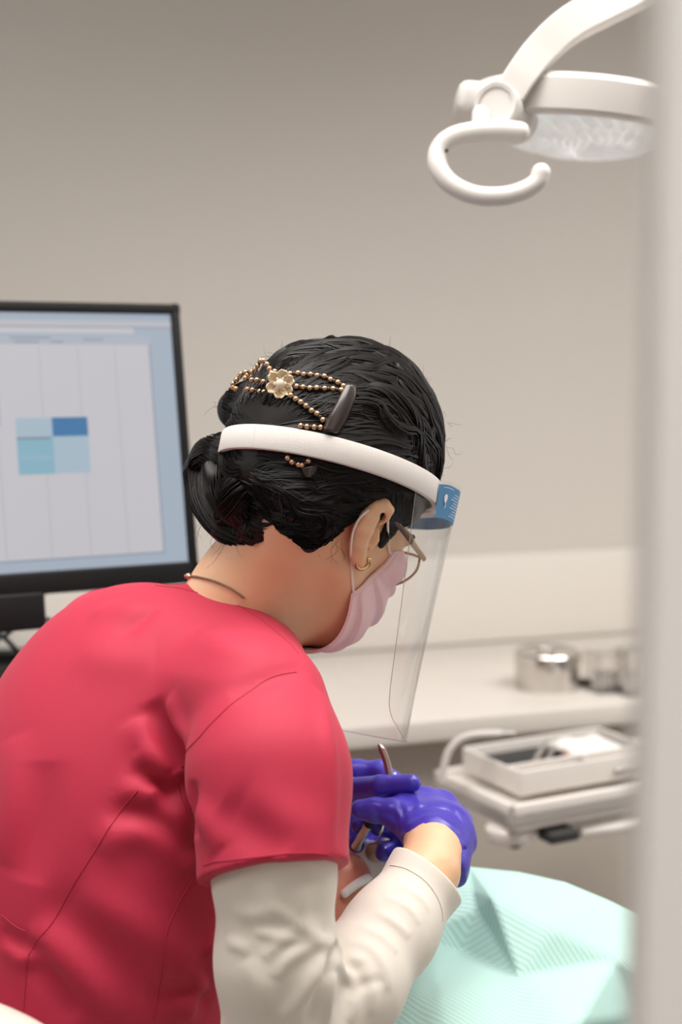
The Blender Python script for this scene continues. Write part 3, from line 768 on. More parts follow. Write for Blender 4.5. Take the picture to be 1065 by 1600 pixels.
# folds: (pixels where the photo shows them, amplitude (+ ridge, - furrow), width)
folds = [
    ([(236, 1098), (248, 1130), (262, 1165), (280, 1205)], -.0060, .010), ([(215, 1120), (235, 1160), (262, 1210)], .0035, .014), ([(262, 1090), (280, 1130), (292, 1160)], .003, .010),
    ([(205, 1200), (232, 1212), (262, 1240), (300, 1290)], -.0065, .011), ([(212, 1178), (245, 1190), (280, 1225)], .004, .011), ([(180, 1240), (225, 1240), (262, 1262), (300, 1320)], .005, .013),
    ([(170, 1290), (215, 1270), (265, 1300), (305, 1345)], -.0045, .013), ([(150, 1330), (200, 1300), (250, 1310), (300, 1360)], .004, .014),
    ([(60, 1410), (120, 1440), (180, 1500), (230, 1570)], -.003, .020), ([(45, 1450), (90, 1480), (150, 1545), (190, 1600)], .0045, .016), ([(40, 1500), (80, 1530), (120, 1590)], -.004, .012),
    ([(120, 1400), (200, 1440), (270, 1500), (300, 1560)], .004, .018), ([(230, 1560), (280, 1545), (330, 1570)], -.004, .010), ([(320, 1470), (345, 1490), (350, 1510)], .006, .010),
    ([(325, 1530), (300, 1560), (280, 1600)], .005, .012), ([(25, 1150), (20, 1250), (0, 1350)], .0025, .02), ([(70, 1190), (60, 1280), (45, 1380)], -.0025, .02),
    ([(300, 1262), (325, 1290), (342, 1330)], .0035, .012), ([(345, 1260), (400, 1300), (440, 1340)], -.0022, .016), ([(380, 1250), (450, 1285), (520, 1300)], .0022, .02),
    ([(300, 1220), (301, 1260), (307, 1310)], -.005, .008), ([(360, 1090), (420, 1060), (480, 1045)], -.0018, .010),
    ([(140, 960), (190, 950), (230, 960)], .002, .012), ([(185, 1000), (210, 975), (245, 950)], -.0018, .008), ([(500, 1080), (512, 1150), (518, 1250), (520, 1340)], .0022, .008),
    ([(120, 1010), (180, 1030), (240, 1020)], .002, .02), ([(310, 985), (360, 1010), (430, 1020)], .002, .016),
    ([(0, 1455), (40, 1475), (78, 1490)], -.003, .006), ([(0, 1478), (38, 1500), (72, 1492)], .002, .006),
]
for pts, a, w_ in folds:
    q = on(scrub_base, pts)
    q = spline(q, 12) if len(q) > 2 else q
    if len(q) > 1: SFOLD.append((q, a*2.0, w_, (q.min(0)-.06, q.max(0)+.06)))
def pseg2(p, pts):
    L = np.concatenate([[0], np.cumsum(np.linalg.norm(np.diff(pts, axis=0), axis=1))]); best = np.full(len(p), 1e9); tt = np.zeros(len(p))
    for i in range(len(pts)-1):
        a = pts[i]; ba = pts[i+1]-a; pa = p-a; t = np.clip(pa@ba/(ba@ba+1e-12), 0, 1); d = ((pa-t[:, None]*ba)**2).sum(1)
        m = d < best; best[m] = d[m]; tt[m] = (L[i]+(L[i+1]-L[i])*t[m])/L[-1]
    return np.sqrt(best), tt
def with_folds(d, p, FL):
    near = np.abs(d) < .03
    if not near.any(): return d
    idx = np.nonzero(near)[0]; pp = p[idx]; add = np.zeros(len(pp))
    for q, a, w_, (lo, hi) in FL:
        m = ((pp > lo) & (pp < hi)).all(1)
        if m.any():
            # fade towards the ends of the fold
            x = pp[m]; ds, tt = pseg2(x, q); add[m] += a*np.exp(-(ds/w_)**2)*np.sin(PI*np.clip(tt, 0, 1))**.7
    d = d.copy(); d[idx] -= add
    return d
def scrub(p):
    d = with_folds(scrub_base(p), p, SFOLD)
    s = sleeve_core(p); z = (p-(HEMP-HEMAX*.03))@HEMAX
    d = np.maximum(d, -np.maximum(np.maximum(d+.0042, s+.001), -z))
    return smax(d, -neckhole(p), .003)
lo_s = np.array([-.55, .95, .50]); hi_s = np.array([.10, 1.75, 1.20])
v, f = nets(scrub, *grid3(lo_s, hi_s, .0045, (np.array([-.17, 1.0, .80]), np.array([.03, 1.25, .98])), .0024), blk=6)
sc = make('scrub_top', v, f, m_scrub, dentist)
# neckline band following the opening
ring = []
na = 90
NKC = P(402, 915, 1.355); NCK2 = unit(NK1-NKC)
e1 = unit(np.cross(NCK2, V(0, 0, 1))); e2 = np.cross(NCK2, e1)
hs_ = np.linspace(-.08, .12, 160)
for j in range(na):
    a = 2*PI*j/na; dirv = math.cos(a)*e1+math.sin(a)*e2
    base = NKC+dirv*.0590+NCK2*hs_[:, None]
    dd = scrub_base(base); ins_ = np.nonzero(dd < 0)[0]
    if len(ins_): ring.append(base[ins_[-1]])
ring = np.array(ring); 
if len(ring) > 10:
    ker = np.vstack([ring[-3:], ring, ring[:3]]); ring = np.array([ker[i:i+7].mean(0) for i in range(len(ring))])
    rr = np.vstack([ring, ring[:2]])
    MB().tube(rr, .0026, 8, cap=False).build('neckband', m_scrub, sc)
    print('collar', [tuple(int(c) for c in proj(x)[:2]) for x in ring[::6]])
# stitched seams
def seam(fn, px, name='seam', r=.0006, m=None, par=None, off=.0001, n=50):
    q = on(fn, px, n)
    q = snap(fn, q, off, 3)
    return MB().tube(q, r, 6).build(name, m or m_seam, par or sc)
seam(scrub, [(463, 1050), (420, 1060), (375, 1090), (330, 1130), (298, 1165), (281, 1200), (280, 1235), (290, 1268)], 'armhole_seam')
seam(scrub, [(215, 1235), (190, 1265), (160, 1310), (110, 1390), (75, 1450), (45, 1490), (38, 1560), (36, 1598)], 'back_seam')
seam(scrub, [(302, 1372), (275, 1420), (258, 1470), (250, 1540), (240, 1596)], 'side_seam')
seam(scrub, [(243, 914), (268, 917), (294, 922), (330, 931), (352, 938), (389, 955), (431, 986), (466, 1020)], 'neck_stitch', .0005)
seam(scrub, [(318, 1352), (370, 1343), (430, 1336), (490, 1333), (532, 1340)], 'hem_stitch', .0006)
seam(scrub, [(2, 1430), (25, 1448), (40, 1455)], 'waist_stitch', .0006)

# ---- undershirt sleeves
shE = P(437, 1622, 1.13)
def slv_right(p):
    wr = P(668, 1337, 1.30)
    up = chain(p, [P(425, 1200, 1.15), P(428, 1360, 1.125), P(432, 1500, 1.12), shE], [.0455, .0455, .0450, .0460], .02)
    fo = chain(p, [shE+V(.004, 0, 0), P(545, 1540, 1.185), P(610, 1455, 1.235), P(672, 1362, 1.281), P(700, 1325, 1.30)], [.0445, .0430, .0375, .0330, .032], .02)
    d = smin(up, fo, .012)
    return smin(up, fo, .012)
CUT = unit(V(.62, .66, .42)); CEND = P(667, 1369, 1.28)
sf = [([(352, 1470), (372, 1478), (392, 1486)], .002, .006), ([(420, 1420), (445, 1430), (500, 1470), (528, 1470)], .003, .006), ([(395, 1455), (440, 1465), (500, 1468)], .0025, .005),
      ([(430, 1530), (455, 1495), (500, 1468)], .0035, .006), ([(410, 1500), (440, 1470), (475, 1440)], .0022, .006), ([(525, 1475), (495, 1520), (455, 1580), (430, 1600)], .0050, .008),
      ([(520, 1500), (500, 1545), (480, 1600)], -.0045, .006), ([(522, 1520), (515, 1560), (512, 1600)], .0045, .006), ([(525, 1500), (545, 1530), (552, 1570), (545, 1600)], .004, .007),
      ([(527, 1480), (560, 1500), (580, 1540), (580, 1590)], .0030, .007), ([(540, 1470), (575, 1480), (600, 1510), (606, 1550)], .0022, .006), ([(560, 1450), (595, 1462), (620, 1490)], .0018, .005),
      ([(585, 1425), (615, 1440), (640, 1465)], .0018, .005), ([(600, 1400), (640, 1420), (655, 1445)], .0016, .004), ([(615, 1380), (655, 1400), (672, 1425)], .0013, .004), ([(528, 1473), (515, 1500), (505, 1530)], -.006, .007),
      ([(385, 1500), (405, 1540), (420, 1590)], .0025, .010), ([(360, 1420), (400, 1430), (440, 1410)], .0016, .008), ([(480, 1380), (470, 1430), (500, 1460)], .0022, .009), ([(545, 1560), (565, 1540), (600, 1530)], -.002, .006)]
SF2 = []
for pts, a, w_ in sf:
    q = on(slv_right, pts)
    q = spline(q, 12) if len(q) > 2 else q
    if len(q) > 1: SF2.append((q, a*1.4, w_*.85, (q.min(0)-.03, q.max(0)+.03)))
def slv_r(p):
    d = with_folds(slv_right(p), p, SF2); z = (p-CEND)@CUT
    return shell(smax(d, z, .0012), z+.022, .0030)
v, f = nets(slv_r, *grid3(np.array([-.12, .98, .62]), np.array([.15, 1.36, 1.06]), .0023, (CEND-.045, CEND+.045), .0014), blk=6)
ss = make('undershirt_sleeve', v, f, m_shirt, dentist); ss['label'] = 'cream right undershirt sleeve pushed into folds at the elbow'
def slv_l(p):
    d = rc(p, LS+(LE-LS)*.35, LE, .045, .043); d = smin(d, rc(p, LE, LW-(LW-LE)*.08, .043, .030), .012)
    ax_ = unit(LW-LE); return smax(d, (p-(LW-ax_*.02))@ax_, .002)
v, f = nets(slv_l, *grid3(np.array([-.35, 1.35, .65]), np.array([.1, 1.8, 1.2]), .005), blk=6)
make('undershirt_sleeve', v, f, m_shirt, dentist)
# cuff hem line
cutax = unit(P(668, 1337, 1.30)-P(560, 1498, 1.195))
seam(slv_r, [(609, 1352), (640, 1360), (672, 1385), (690, 1420), (692, 1440)], 'cuff_stitch', .0006, m_shirt, ss, .0002)

# ---- gloves
def glove_r(p):
    d = hand_right(p)
    # cuff that flares over the wrist and stays open
    cax = unit(P(668, 1345, 1.30)-P(690, 1285, 1.35))
    a0, a1 = P(694, 1298, 1.345), P(683, 1352, 1.308)
    cuff = rc(p, a0, a1, .0275, .0300)
    end = P(672, 1322, 1.298); nrm_ = unit(V(-.55, -.55, -.62))
    d = smin(d, cuff, .010)
    z = (p-end)@nrm_
    d = smax(d, z, .0010)
    return np.maximum(d, -np.maximum(np.maximum(d+.0022, -(z+.020)), cuff+.0005))
gf = [([(628, 1325), (640, 1288), (668, 1275), (700, 1285), (722, 1320)], .0011, .0028), ([(617, 1300), (630, 1270), (665, 1260), (715, 1275), (730, 1310)], -.0010, .0030),
      ([(596, 1270), (610, 1272), (622, 1285)], -.0012, .003), ([(580, 1258), (590, 1270), (586, 1284)], -.001, .0025), ([(620, 1240), (635, 1262), (640, 1285)], .001, .003), ([(650, 1240), (655, 1255), (650, 1275)], .0008, .003),
      ([(700, 1245), (712, 1275), (728, 1290)], -.0011, .003), ([(708, 1300), (722, 1305), (731, 1302)], -.001, .0025), ([(710, 1322), (724, 1328), (733, 1324)], -.001, .0025), ([(616, 1250), (626, 1280), (622, 1305)], .001, .0025)]
GF = []
for pts, a, w_ in gf:
    q = on(glove_r, pts)
    if len(q) > 1: GF.append((q, a, w_, (q.min(0)-.012, q.max(0)+.012)))
v, f = nets(lambda p: with_folds(glove_r(p), p, GF), *grid3(P(540, 1395, 1.35)-np.array([.0, .11, .01]), P(752, 1215, 1.35)+np.array([.0, .12, .02]), .0014), blk=6)
gl = make('glove', v, f, m_glove, dentist); gl['label'] = 'violet nitrile glove on the right hand with rolled open cuff'
v, f = nets(hand_left, *grid3(P(470, 1380, 1.44)-np.array([.0, .11, .0]), P(670, 1160, 1.44)+np.array([.0, .12, .0]), .0017), blk=6)
g2 = make('glove', v, f, m_glove, dentist); g2['label'] = 'violet nitrile glove on the left hand laid across the other'

# trousers and shoes
def trous(p):
    d = None
    for h_, k_, a_ in ((hipR, kneeR, ankR), (hipL, kneeL, ankL)):
        q = chain(p, [h_, k_, a_], [.088, .068, .062], .03); q = smax(q, a_[2]-.02-p[:, 2], .004); d = q if d is None else smin(d, q, .02)
    return smin(d, ell(p, PEL-TU*.05, TAXS, (.165, .12, .135)), .04)
v, f = nets(trous, *grid3(np.array([-.6, 1.0, .03]), np.array([.3, 2.0, .72]), .009), blk=6)
make('trousers', v, f, m_scrub, dentist)
for a_ in (ankR, ankL):
    sh_ = MB(); n_ = 12
    q0 = a_-fdir*.05; sh_.tube([np.array([*q0[:2], .05]), np.array([*(a_+fdir*.02)[:2], .05]), np.array([*(a_+fdir*.12)[:2], .038]), np.array([*(a_+fdir*.18)[:2], .032])], [.034, .044, .043, .026], 16, round_cap=True, flat=.9)
    sh_.build('shoe', m_shoe, dentist)

# ================================================================== HAIR
def hair_shell(p):
    d = ell(p, H(-.018, 0, .062), HAX, (.110, .089, .094))
    d = smin(d, ell(p, H(-.010, 0, .098), HAX, (.082, .070, .072)), .03)
    d = smin(d, ell(p, H(-.06, 0, -.01), HAX, (.05, .055, .055)), .03)
    return d
SIDEB = [(trace(skull, 610, 819), (.0075, .0045, .026)), (trace(skull, 630, 790), (.016, .008, .016))]
SIDEB = [(c_, r_3) for c_, r_3 in SIDEB if c_ is not None]
print('sideburn', len(SIDEB))
def hair_cap(p):
    q = toH(p); f_, r_, u_ = q[:, 0], np.abs(q[:, 1]), q[:, 2]
    d = hair_shell(p)
    # hairline: forehead, temples, ear, nape
    face = np.maximum(-(f_-.030-.35*(u_-.02)), u_-.098+.10*(f_-.05)*4)      # in front of the temple line and below the forehead line
    face = np.maximum(.062-f_-(-.35)*(u_-.04)*1.0, (u_-(.088)))
    d = smax(d, -face, .006)
    side = np.maximum(-(f_+.030), (u_-.018-.30*(f_)))                         # cheek, ear opening
    d = smax(d, -side, .008)
    nape = u_+.052-.30*(f_+.08)*-1
    d = smax(d, -(u_+.030+.50*(f_+.06)), .010)
    for c_, r_3 in SIDEB: d = smin(d, ell(p, c_, HAX, r_3), .006)
    return d
# bun low at the back and the rolled twist above the band
BC = P(385, 768, 1.335)
BD = [(P(330, 715, 1.325), .020), (P(360, 712, 1.30), .021), (P(405, 722, 1.285), .023), (P(440, 750, 1.28), .024), (P(440, 795, 1.28), .022), (P(405, 822, 1.285), .022), (P(360, 812, 1.30), .021), (P(330, 778, 1.315), .020), (P(318, 735, 1.33), .019)]
def bun(p):
    d = ell(p, P(388, 765, 1.345), np.stack([RT, UP, FW]), (.040, .042, .045))
    d = smin(d, chain(p, [b[0] for b in BD], [b[1] for b in BD], .004), .006)
    d = smin(d, ell(p, P(412, 832, 1.318), np.stack([RT, UP, FW]), (.034, .0125, .028)), .010)
    return smin(d, ell(p, P(428, 806, 1.335), np.stack([RT, UP, FW]), (.066, .031, .050)), .02)
def roll(p):
    return chain(p, [P(372, 640, 1.34), P(405, 632, 1.315), P(450, 640, 1.285), P(500, 665, 1.27)], [.020, .023, .022, .014], .008)
def allhair(p): return smin(smin(hair_cap(p), bun(p), .006), roll(p), .006)
v, f = nets(allhair, *grid3(hc-np.array([.16, .15, .15]), hc+np.array([.15, .15, .15]), .0026), blk=6)
hr = make('hair', v, f, m_hair, dentist); hr['label'] = 'black hair pinned up in a twist with a low coiled bun'
print('hair v', len(v))

def flow(starts, ends, n=14, arch=.0, fn=None, off=.0008, wob=.002, mid=None):
    starts = np.asarray(starts); ends = np.asarray(ends); t_ = np.linspace(0, 1, n)[None, :, None]
    S_ = starts[:, None]*(1-t_)+ends[:, None]*t_
    if mid is not None: S_ = S_+np.asarray(mid)[:, None]*(4*t_*(1-t_))
    ph = rng.uniform(0, 6.28, (len(starts), 1, 3)); fr = rng.uniform(2, 6, (len(starts), 1, 1))
    S_ = S_+wob*np.sin(fr*t_*3+ph)*np.sin(PI*t_)
    sh = S_.shape; Q = S_.reshape(-1, 3)
    fn = fn or hair_cap
    for _ in range(5):
        Q = Q-np.clip(fn(Q)-off, -.03, .03)[:, None]*grad(fn, Q, .002)
    Q = Q+(rng.uniform(-.0006, .0012, (sh[0], 1, 1))*np.ones((1, sh[1], 1))).reshape(-1, 1)*grad(fn, Q, .002)
    return Q.reshape(sh)
def sph(f_, r_, u_, k=.14):
    d_ = np.stack([f_, r_, u_], -1); d_ /= np.linalg.norm(d_, axis=-1, keepdims=True); d_ = d_*k
    return HO+.055*HU+d_@HAX
# top and sides combed back from the hairline to the twist
n1 = 1500
az = rng.uniform(-1.75, 1.75, n1); el = rng.uniform(-.1, 1.1, n1)
st_ = sph(np.cos(az)*np.cos(el), np.sin(az)*np.cos(el), np.sin(el)*.9+.02)
e_r = rng.normal(0, .12, n1)+.25*np.sin(az)
en_ = sph(-np.ones(n1)*.75, e_r, rng.uniform(.0, .75, n1))
mb = MB(); mb.strands(flow(st_, en_, 18, wob=.0035, mid=np.repeat((HU*.03)[None], n1, 0)), rng.uniform(.0005, .0011, n1)); 
# side hair swept from above the ear down to the bun
n2 = 800
a2 = rng.uniform(0, 1, n2); sgn = np.where(rng.uniform(0, 1, n2) < .75, 1, -1)
st2 = sph(.25-.55*a2, sgn*.9, .28-.50*a2+rng.uniform(-.1, .55, n2)); en2 = sph(-.9+0*a2, sgn*rng.uniform(.05, .45, n2), rng.uniform(-.65, -.1, n2))
mb.strands(flow(st2, en2, 14, wob=.003), rng.uniform(.0005, .0010, n2))
mb.build('combed_strands', m_hair, hr)
# thicker wavy locks that give the crown its uneven surface
def lock(cl, rad, cnt, turns=1.0, rr=(.0005, .001), n=40):
    cl = spline(cl, n); rad = np.interp(np.linspace(0, 1, n), np.linspace(0, 1, len(rad)), rad)
    T_ = np.gradient(cl, axis=0); T_ /= np.linalg.norm(T_, axis=1, keepdims=True); u = np.array([.2, .4, .9]); Us = []
    for i in range(n):
        u = u-T_[i]*(u@T_[i]); u /= np.linalg.norm(u); Us.append(u)
    Us = np.array(Us); Bs = np.cross(T_, Us); out = []
    for k in range(cnt):
        a = rng.uniform(0, 6.28)+np.linspace(0, turns*6.28, n)+.25*np.sin(np.linspace(0, rng.uniform(2, 8), n)); q = rng.uniform(.9, 1.06)
        out.append(cl+(rad*q)[:, None]*(np.cos(a)[:, None]*Us+np.sin(a)[:, None]*Bs))
    return mb.strands(np.array(out), rng.uniform(*rr, cnt))
mb = MB(); n4 = 70
az = np.linspace(-1.6, 1.75, n4)+rng.normal(0, .05, n4); el = rng.uniform(-.05, 1.0, n4)
s4 = sph(np.cos(az)*np.cos(el), np.sin(az)*np.cos(el), np.sin(el)*.9+.02); e4 = sph(-np.ones(n4)*.75, .28*np.sin(az)+rng.normal(0, .08, n4), rng.uniform(.0, .7, n4))
for c_ in flow(s4, e4, 12, off=-.0010, wob=.007, mid=np.repeat((HU*.03)[None], n4, 0)):
    r_4 = rng.uniform(.0035, .0062); lock(c_, [r_4*.35, r_4, r_4*1.1, r_4, r_4*.4], 34, rng.uniform(.2, .9), (.0004, .0009), 22)
n5 = 46
a5 = rng.uniform(0, 1, n5); sg5 = np.where(rng.uniform(0, 1, n5) < .8, 1, -1)
s5 = sph(.20-.62*a5, sg5*.9, .15-.50*a5+rng.uniform(-.15, .45, n5)); e5 = sph(-.95+0*a5, sg5*rng.uniform(.05, .5, n5), rng.uniform(-.75, -.15, n5))
for c_ in flow(s5, e5, 12, off=-.0012, wob=.005):
    r_4 = rng.uniform(.003, .0055); lock(c_, [r_4*.35, r_4, r_4, r_4, r_4*.5], 30, rng.uniform(.2, .8), (.0004, .0009), 20)
hl = [(556, 800), (545, 815), (528, 830), (505, 845), (480, 854), (450, 856), (420, 854), (392, 850), (365, 845)]
ss_, ee_ = [], []
for k in range(1100):
    i = rng.uniform(0, len(hl)-1.001); i0 = int(i); x = hl[i0][0]+(hl[i0+1][0]-hl[i0][0])*(i-i0); y = hl[i0][1]+(hl[i0+1][1]-hl[i0][1])*(i-i0)
    ss_.append((x+rng.uniform(-6, 20)*(1-i/8), y-abs(rng.normal(0, 24)))); ee_.append((rng.uniform(370, 455), rng.uniform(755, 838)-(x-480)*.15))
def tr(pt):
    q = trace(allhair, *pt); return q if q is not None else P(pt[0], pt[1], 1.30)
grd = {}
def trc(pt):                                                  # coarse lookup keeps this quick
    k_ = (round(pt[0]/6)*6, round(pt[1]/6)*6)
    if k_ not in grd: grd[k_] = tr(k_)
    return P(pt[0], pt[1], proj(grd[k_])[2])
S6 = np.array([trc(a) for a in ss_]); E6 = np.array([trc(a) for a in ee_])
mb.strands(flow(S6, E6, 14, fn=allhair, wob=.002, off=.0010), rng.uniform(.0005, .0011, 1100))
for c_ in flow(S6[:60], E6[:60], 12, fn=allhair, off=-.0012, wob=.003):
    r_4 = rng.uniform(.003, .0055); lock(c_, [r_4*.35, r_4, r_4, r_4, r_4*.5], 28, rng.uniform(.2, .8), (.0004, .0009), 20)
ss_ = [(rng.uniform(600, 650), rng.uniform(770, 800)) for _ in range(160)]; ee_ = [(600+(x-600)*.45+rng.uniform(0, 10), rng.uniform(815, 848)) for x, y in ss_]
S6 = np.array([trc(a) for a in ss_]); E6 = np.array([trc(a) for a in ee_]); mb.strands(flow(S6, E6, 10, fn=allhair, wob=.001, off=.0006), rng.uniform(.0004, .0008, 160))
mb.build('wavy_locks', m_hair, hr)
mb = MB()
for pts_ in ([(688, 700), (676, 630), (640, 580), (596, 552), (540, 548)], [(684, 640), (655, 590), (610, 560), (560, 552), (500, 556)], [(620, 570), (570, 548), (510, 544), (455, 556), (425, 575)], [(690, 730), (683, 680), (660, 625), (620, 590), (560, 580)], [(660, 700), (640, 650), (600, 615), (555, 610)], [(560, 550), (500, 545), (450, 552), (405, 585)]):
    c_ = snap(hair_cap, spline(np.array([trc(q) for q in pts_]), 16), -.0015, 4)
    r_4 = .0085; lock(c_, [r_4*.4, r_4, r_4*1.05, r_4, r_4*.4], 70, .6, (.0004, .0009), 26)
mb.build('crown_waves', m_hair, hr)
# coils of the bun
mb = MB()
def lock(cl, rad, cnt, turns=1.0, rr=(.0005, .001), n=40):
    cl = spline(cl, n); rad = np.interp(np.linspace(0, 1, n), np.linspace(0, 1, len(rad)), rad)
    T_ = np.gradient(cl, axis=0); T_ /= np.linalg.norm(T_, axis=1, keepdims=True); u = np.array([.2, .4, .9]); Us = []
    for i in range(n):
        u = u-T_[i]*(u@T_[i]); u /= np.linalg.norm(u); Us.append(u)
    Us = np.array(Us); Bs = np.cross(T_, Us); out = []
    for k in range(cnt):
        a = rng.uniform(0, 6.28)+np.linspace(0, turns*6.28, n)+.25*np.sin(np.linspace(0, rng.uniform(2, 8), n)); q = rng.uniform(.9, 1.06)
        out.append(cl+(rad*q)[:, None]*(np.cos(a)[:, None]*Us+np.sin(a)[:, None]*Bs))
    return mb.strands(np.array(out), rng.uniform(*rr, cnt))
lock([b[0] for b in BD], [b[1] for b in BD], 420, .55)
lock([P(440, 705, 1.30), P(400, 700, 1.29), P(350, 702, 1.30), P(315, 722, 1.315), P(312, 745, 1.32)], [.010, .012, .012, .011, .008], 120, .4)
lock([P(470, 735, 1.275), P(430, 728, 1.268), P(385, 745, 1.262), P(358, 775, 1.27), P(372, 805, 1.28)], [.010, .013, .013, .012, .008], 130, .4)
lock([P(460, 830, 1.285), P(420, 842, 1.30), P(380, 838, 1.315), P(345, 820, 1.33), P(322, 790, 1.335)], [.008, .011, .012, .011, .007], 120, .4)
lock([P(345, 760, 1.29), P(375, 745, 1.272), P(410, 755, 1.262), P(425, 785, 1.265), P(400, 805, 1.272)], [.008, .011, .012, .011, .008], 110, .4)
lock([P(330, 730, 1.295), P(345, 765, 1.275), P(365, 795, 1.272), P(400, 820, 1.275)], [.009, .014, .014, .009], 150, .4)
lock([P(395, 735, 1.272), P(375, 760, 1.262), P(362, 785, 1.266), P(350, 815, 1.29)], [.009, .015, .014, .009], 150, .4)
for q_ in ([(505, 832), (468, 842), (432, 846), (396, 842), (358, 830)], [(480, 822), (445, 834), (410, 838), (378, 834), (345, 822)]):
    lock([P(*k_, 1.292+.0004*(505-k_[0])*.3) for k_ in q_], [.003, .008, .009, .009, .006], 130, .4)
mb.build('bun_coils', m_hair, hr)
mb = MB()
lock([P(360, 645, 1.34), P(372, 640, 1.34), P(405, 632, 1.315), P(450, 640, 1.285), P(500, 665, 1.27)], [.010, .0205, .0235, .0225, .014], 380, .35)
mb.build('twist_strands', m_hair, hr)
# loose wisps at the nape, bun and crown
W_ = []
def wisp(px, py, d, dx, dy, L=1.0, n=12, curl=.5):
    a = P(px, py, d); b = P(px+dx*L, py+dy*L, d+rng.uniform(-.01, .01)); t_ = np.linspace(0, 1, n)[:, None]
    nrm_ = unit(np.cross(b-a, FW))*np.linalg.norm(b-a)*rng.uniform(-curl, curl)
    W_.append(a*(1-t_)+b*t_+nrm_*(4*t_*(1-t_))*.6+.0012*np.sin(t_*rng.uniform(3, 9)+rng.uniform(0, 6)))
for _ in range(26): wisp(rng.uniform(305, 345), rng.uniform(745, 820), 1.32, rng.uniform(-25, 5), rng.uniform(5, 55))
for _ in range(70): wisp(rng.uniform(340, 520), rng.uniform(815, 850), rng.uniform(1.275, 1.30), rng.uniform(-35, 45), rng.uniform(15, 55))
for _ in range(26): wisp(rng.uniform(500, 552), rng.uniform(790, 850), rng.uniform(1.255, 1.275), rng.uniform(-30, 10), rng.uniform(10, 60))
crown = [(430, 556), (450, 546), (500, 540), (562, 543), (600, 550), (637, 578), (665, 610), (678, 640), (688, 680), (680, 720), (360, 620), (400, 580)]
for _ in range(90):
    c_ = crown[rng.integers(0, len(crown))]; ang = math.atan2(c_[1]-700, c_[0]-530)+rng.uniform(-1.2, 1.2)
    wisp(c_[0]+rng.uniform(-20, 20), c_[1]+rng.uniform(2, 22), 1.33, 26*math.cos(ang), 26*math.sin(ang), rng.uniform(.3, 1.1), curl=.5)
lw = MB().strands(np.array(W_), .00015).build('loose_wisps', m_hair, hr); lw['kind'] = 'stuff'

# brows and lashes
for s_ in (1, -1):
    Q = []
    for k in range(70):
        t_ = k/69; b_ = H(.094-.016*t_**2, s_*(.012+.036*t_), .033+.005*math.sin(PI*t_)); Q.append(snap(skull, spline([b_, b_+HR*s_*.004+HU*rng.uniform(0, .003), b_+HR*s_*.009+HU*rng.uniform(-.001, .001)], 6), .0006, 3))
    MB().strands(np.array(Q), .00035).build('eyebrow', m_hair, dentist)
    Q = []
    for k in range(34):
        t_ = k/33; b_ = H(.089-.008*t_, s_*(.020+.024*t_), .008-.003*abs(t_-.5)); Q.append(spline([b_, b_+HF*.005-HU*.002+HR*s_*.001, b_+HF*.010+HR*s_*.003*t_], 6))
    MB().strands(np.array(Q), .00022).build('eyelashes', m_hair, dentist)

# ================================================================== FACE SHIELD
solid = lambda p: smin(smin(hair_cap(p), roll(p), .006), skull(p), .01)
bpx = [(352, 674), (397, 677), (468, 692), (530, 707), (590, 723), (640, 743), (678, 764)]
pts3 = []
for x, y in bpx:
    q = trace(solid, x, y); pts3.append(q if q is not None else P(x, y, 1.33))
pts3 = np.array(pts3); print('band depth', [round(proj(q)[2], 3) for q in pts3])
# ring plane: fixed tilt chosen relative to the head, passes through the middle of the near side
Bz = unit(V(.20, .95, .16)); Bo = (pts3[3]+pts3[2])/2
axc = H(-.012, 0, .07); Bc = axc-Bz*((axc-Bo)@Bz)
Bf = unit(HF-Bz*(HF@Bz)); Br = np.cross(Bf, Bz); Br = Br if Br@HR > 0 else -Br
def band_r(a, k):                                            # outermost surface along that direction near the band
    dv = math.cos(a)*Bf+math.sin(a)*Br; ts = np.linspace(.05, .16, 160); best = 0
    for dz in (-.010, 0, .010):
        q = Bc+dv*ts[:, None]+Bz*dz; dd = solid(q); i = np.nonzero(dd < 0)[0]
        if len(i): best = max(best, ts[i[-1]])
    return best
AN = np.linspace(-PI, PI, 97)[:-1]; RR = np.array([band_r(a, 0) for a in AN])
Rp = np.concatenate([RR[-5:], RR, RR[:5]]); RR = np.array([Rp[i:i+11].mean() for i in range(len(RR))])
def bandpt(a, o=0, z=0):
    r_ = np.interp((a+PI) % (2*PI)-PI, np.append(AN, PI), np.append(RR, RR[0]))
    return Bc+(math.cos(a)*Bf+math.sin(a)*Br)*(r_+o)+Bz*z
print('band px', [tuple(int(c) for c in proj(bandpt(a))[:2]) for a in np.linspace(0, PI, 9)])
fs = thing('face_shield', 'clear plastic face shield on a white foam band with a blue printed label', 'face shield', Bc)
aa = np.linspace(-PI, PI, 121)
ring = np.array([bandpt(a, .004) for a in aa])
MB().ribbon(ring, Bz, .0212, .0050).build('head_band', m_foam, fs)
# foam brow block at the front
aa = np.linspace(-.62, .62, 40)
MB().ribbon(np.array([bandpt(a, .011) for a in aa]), Bz, .025, .013).build('brow_foam', m_foam, fs)
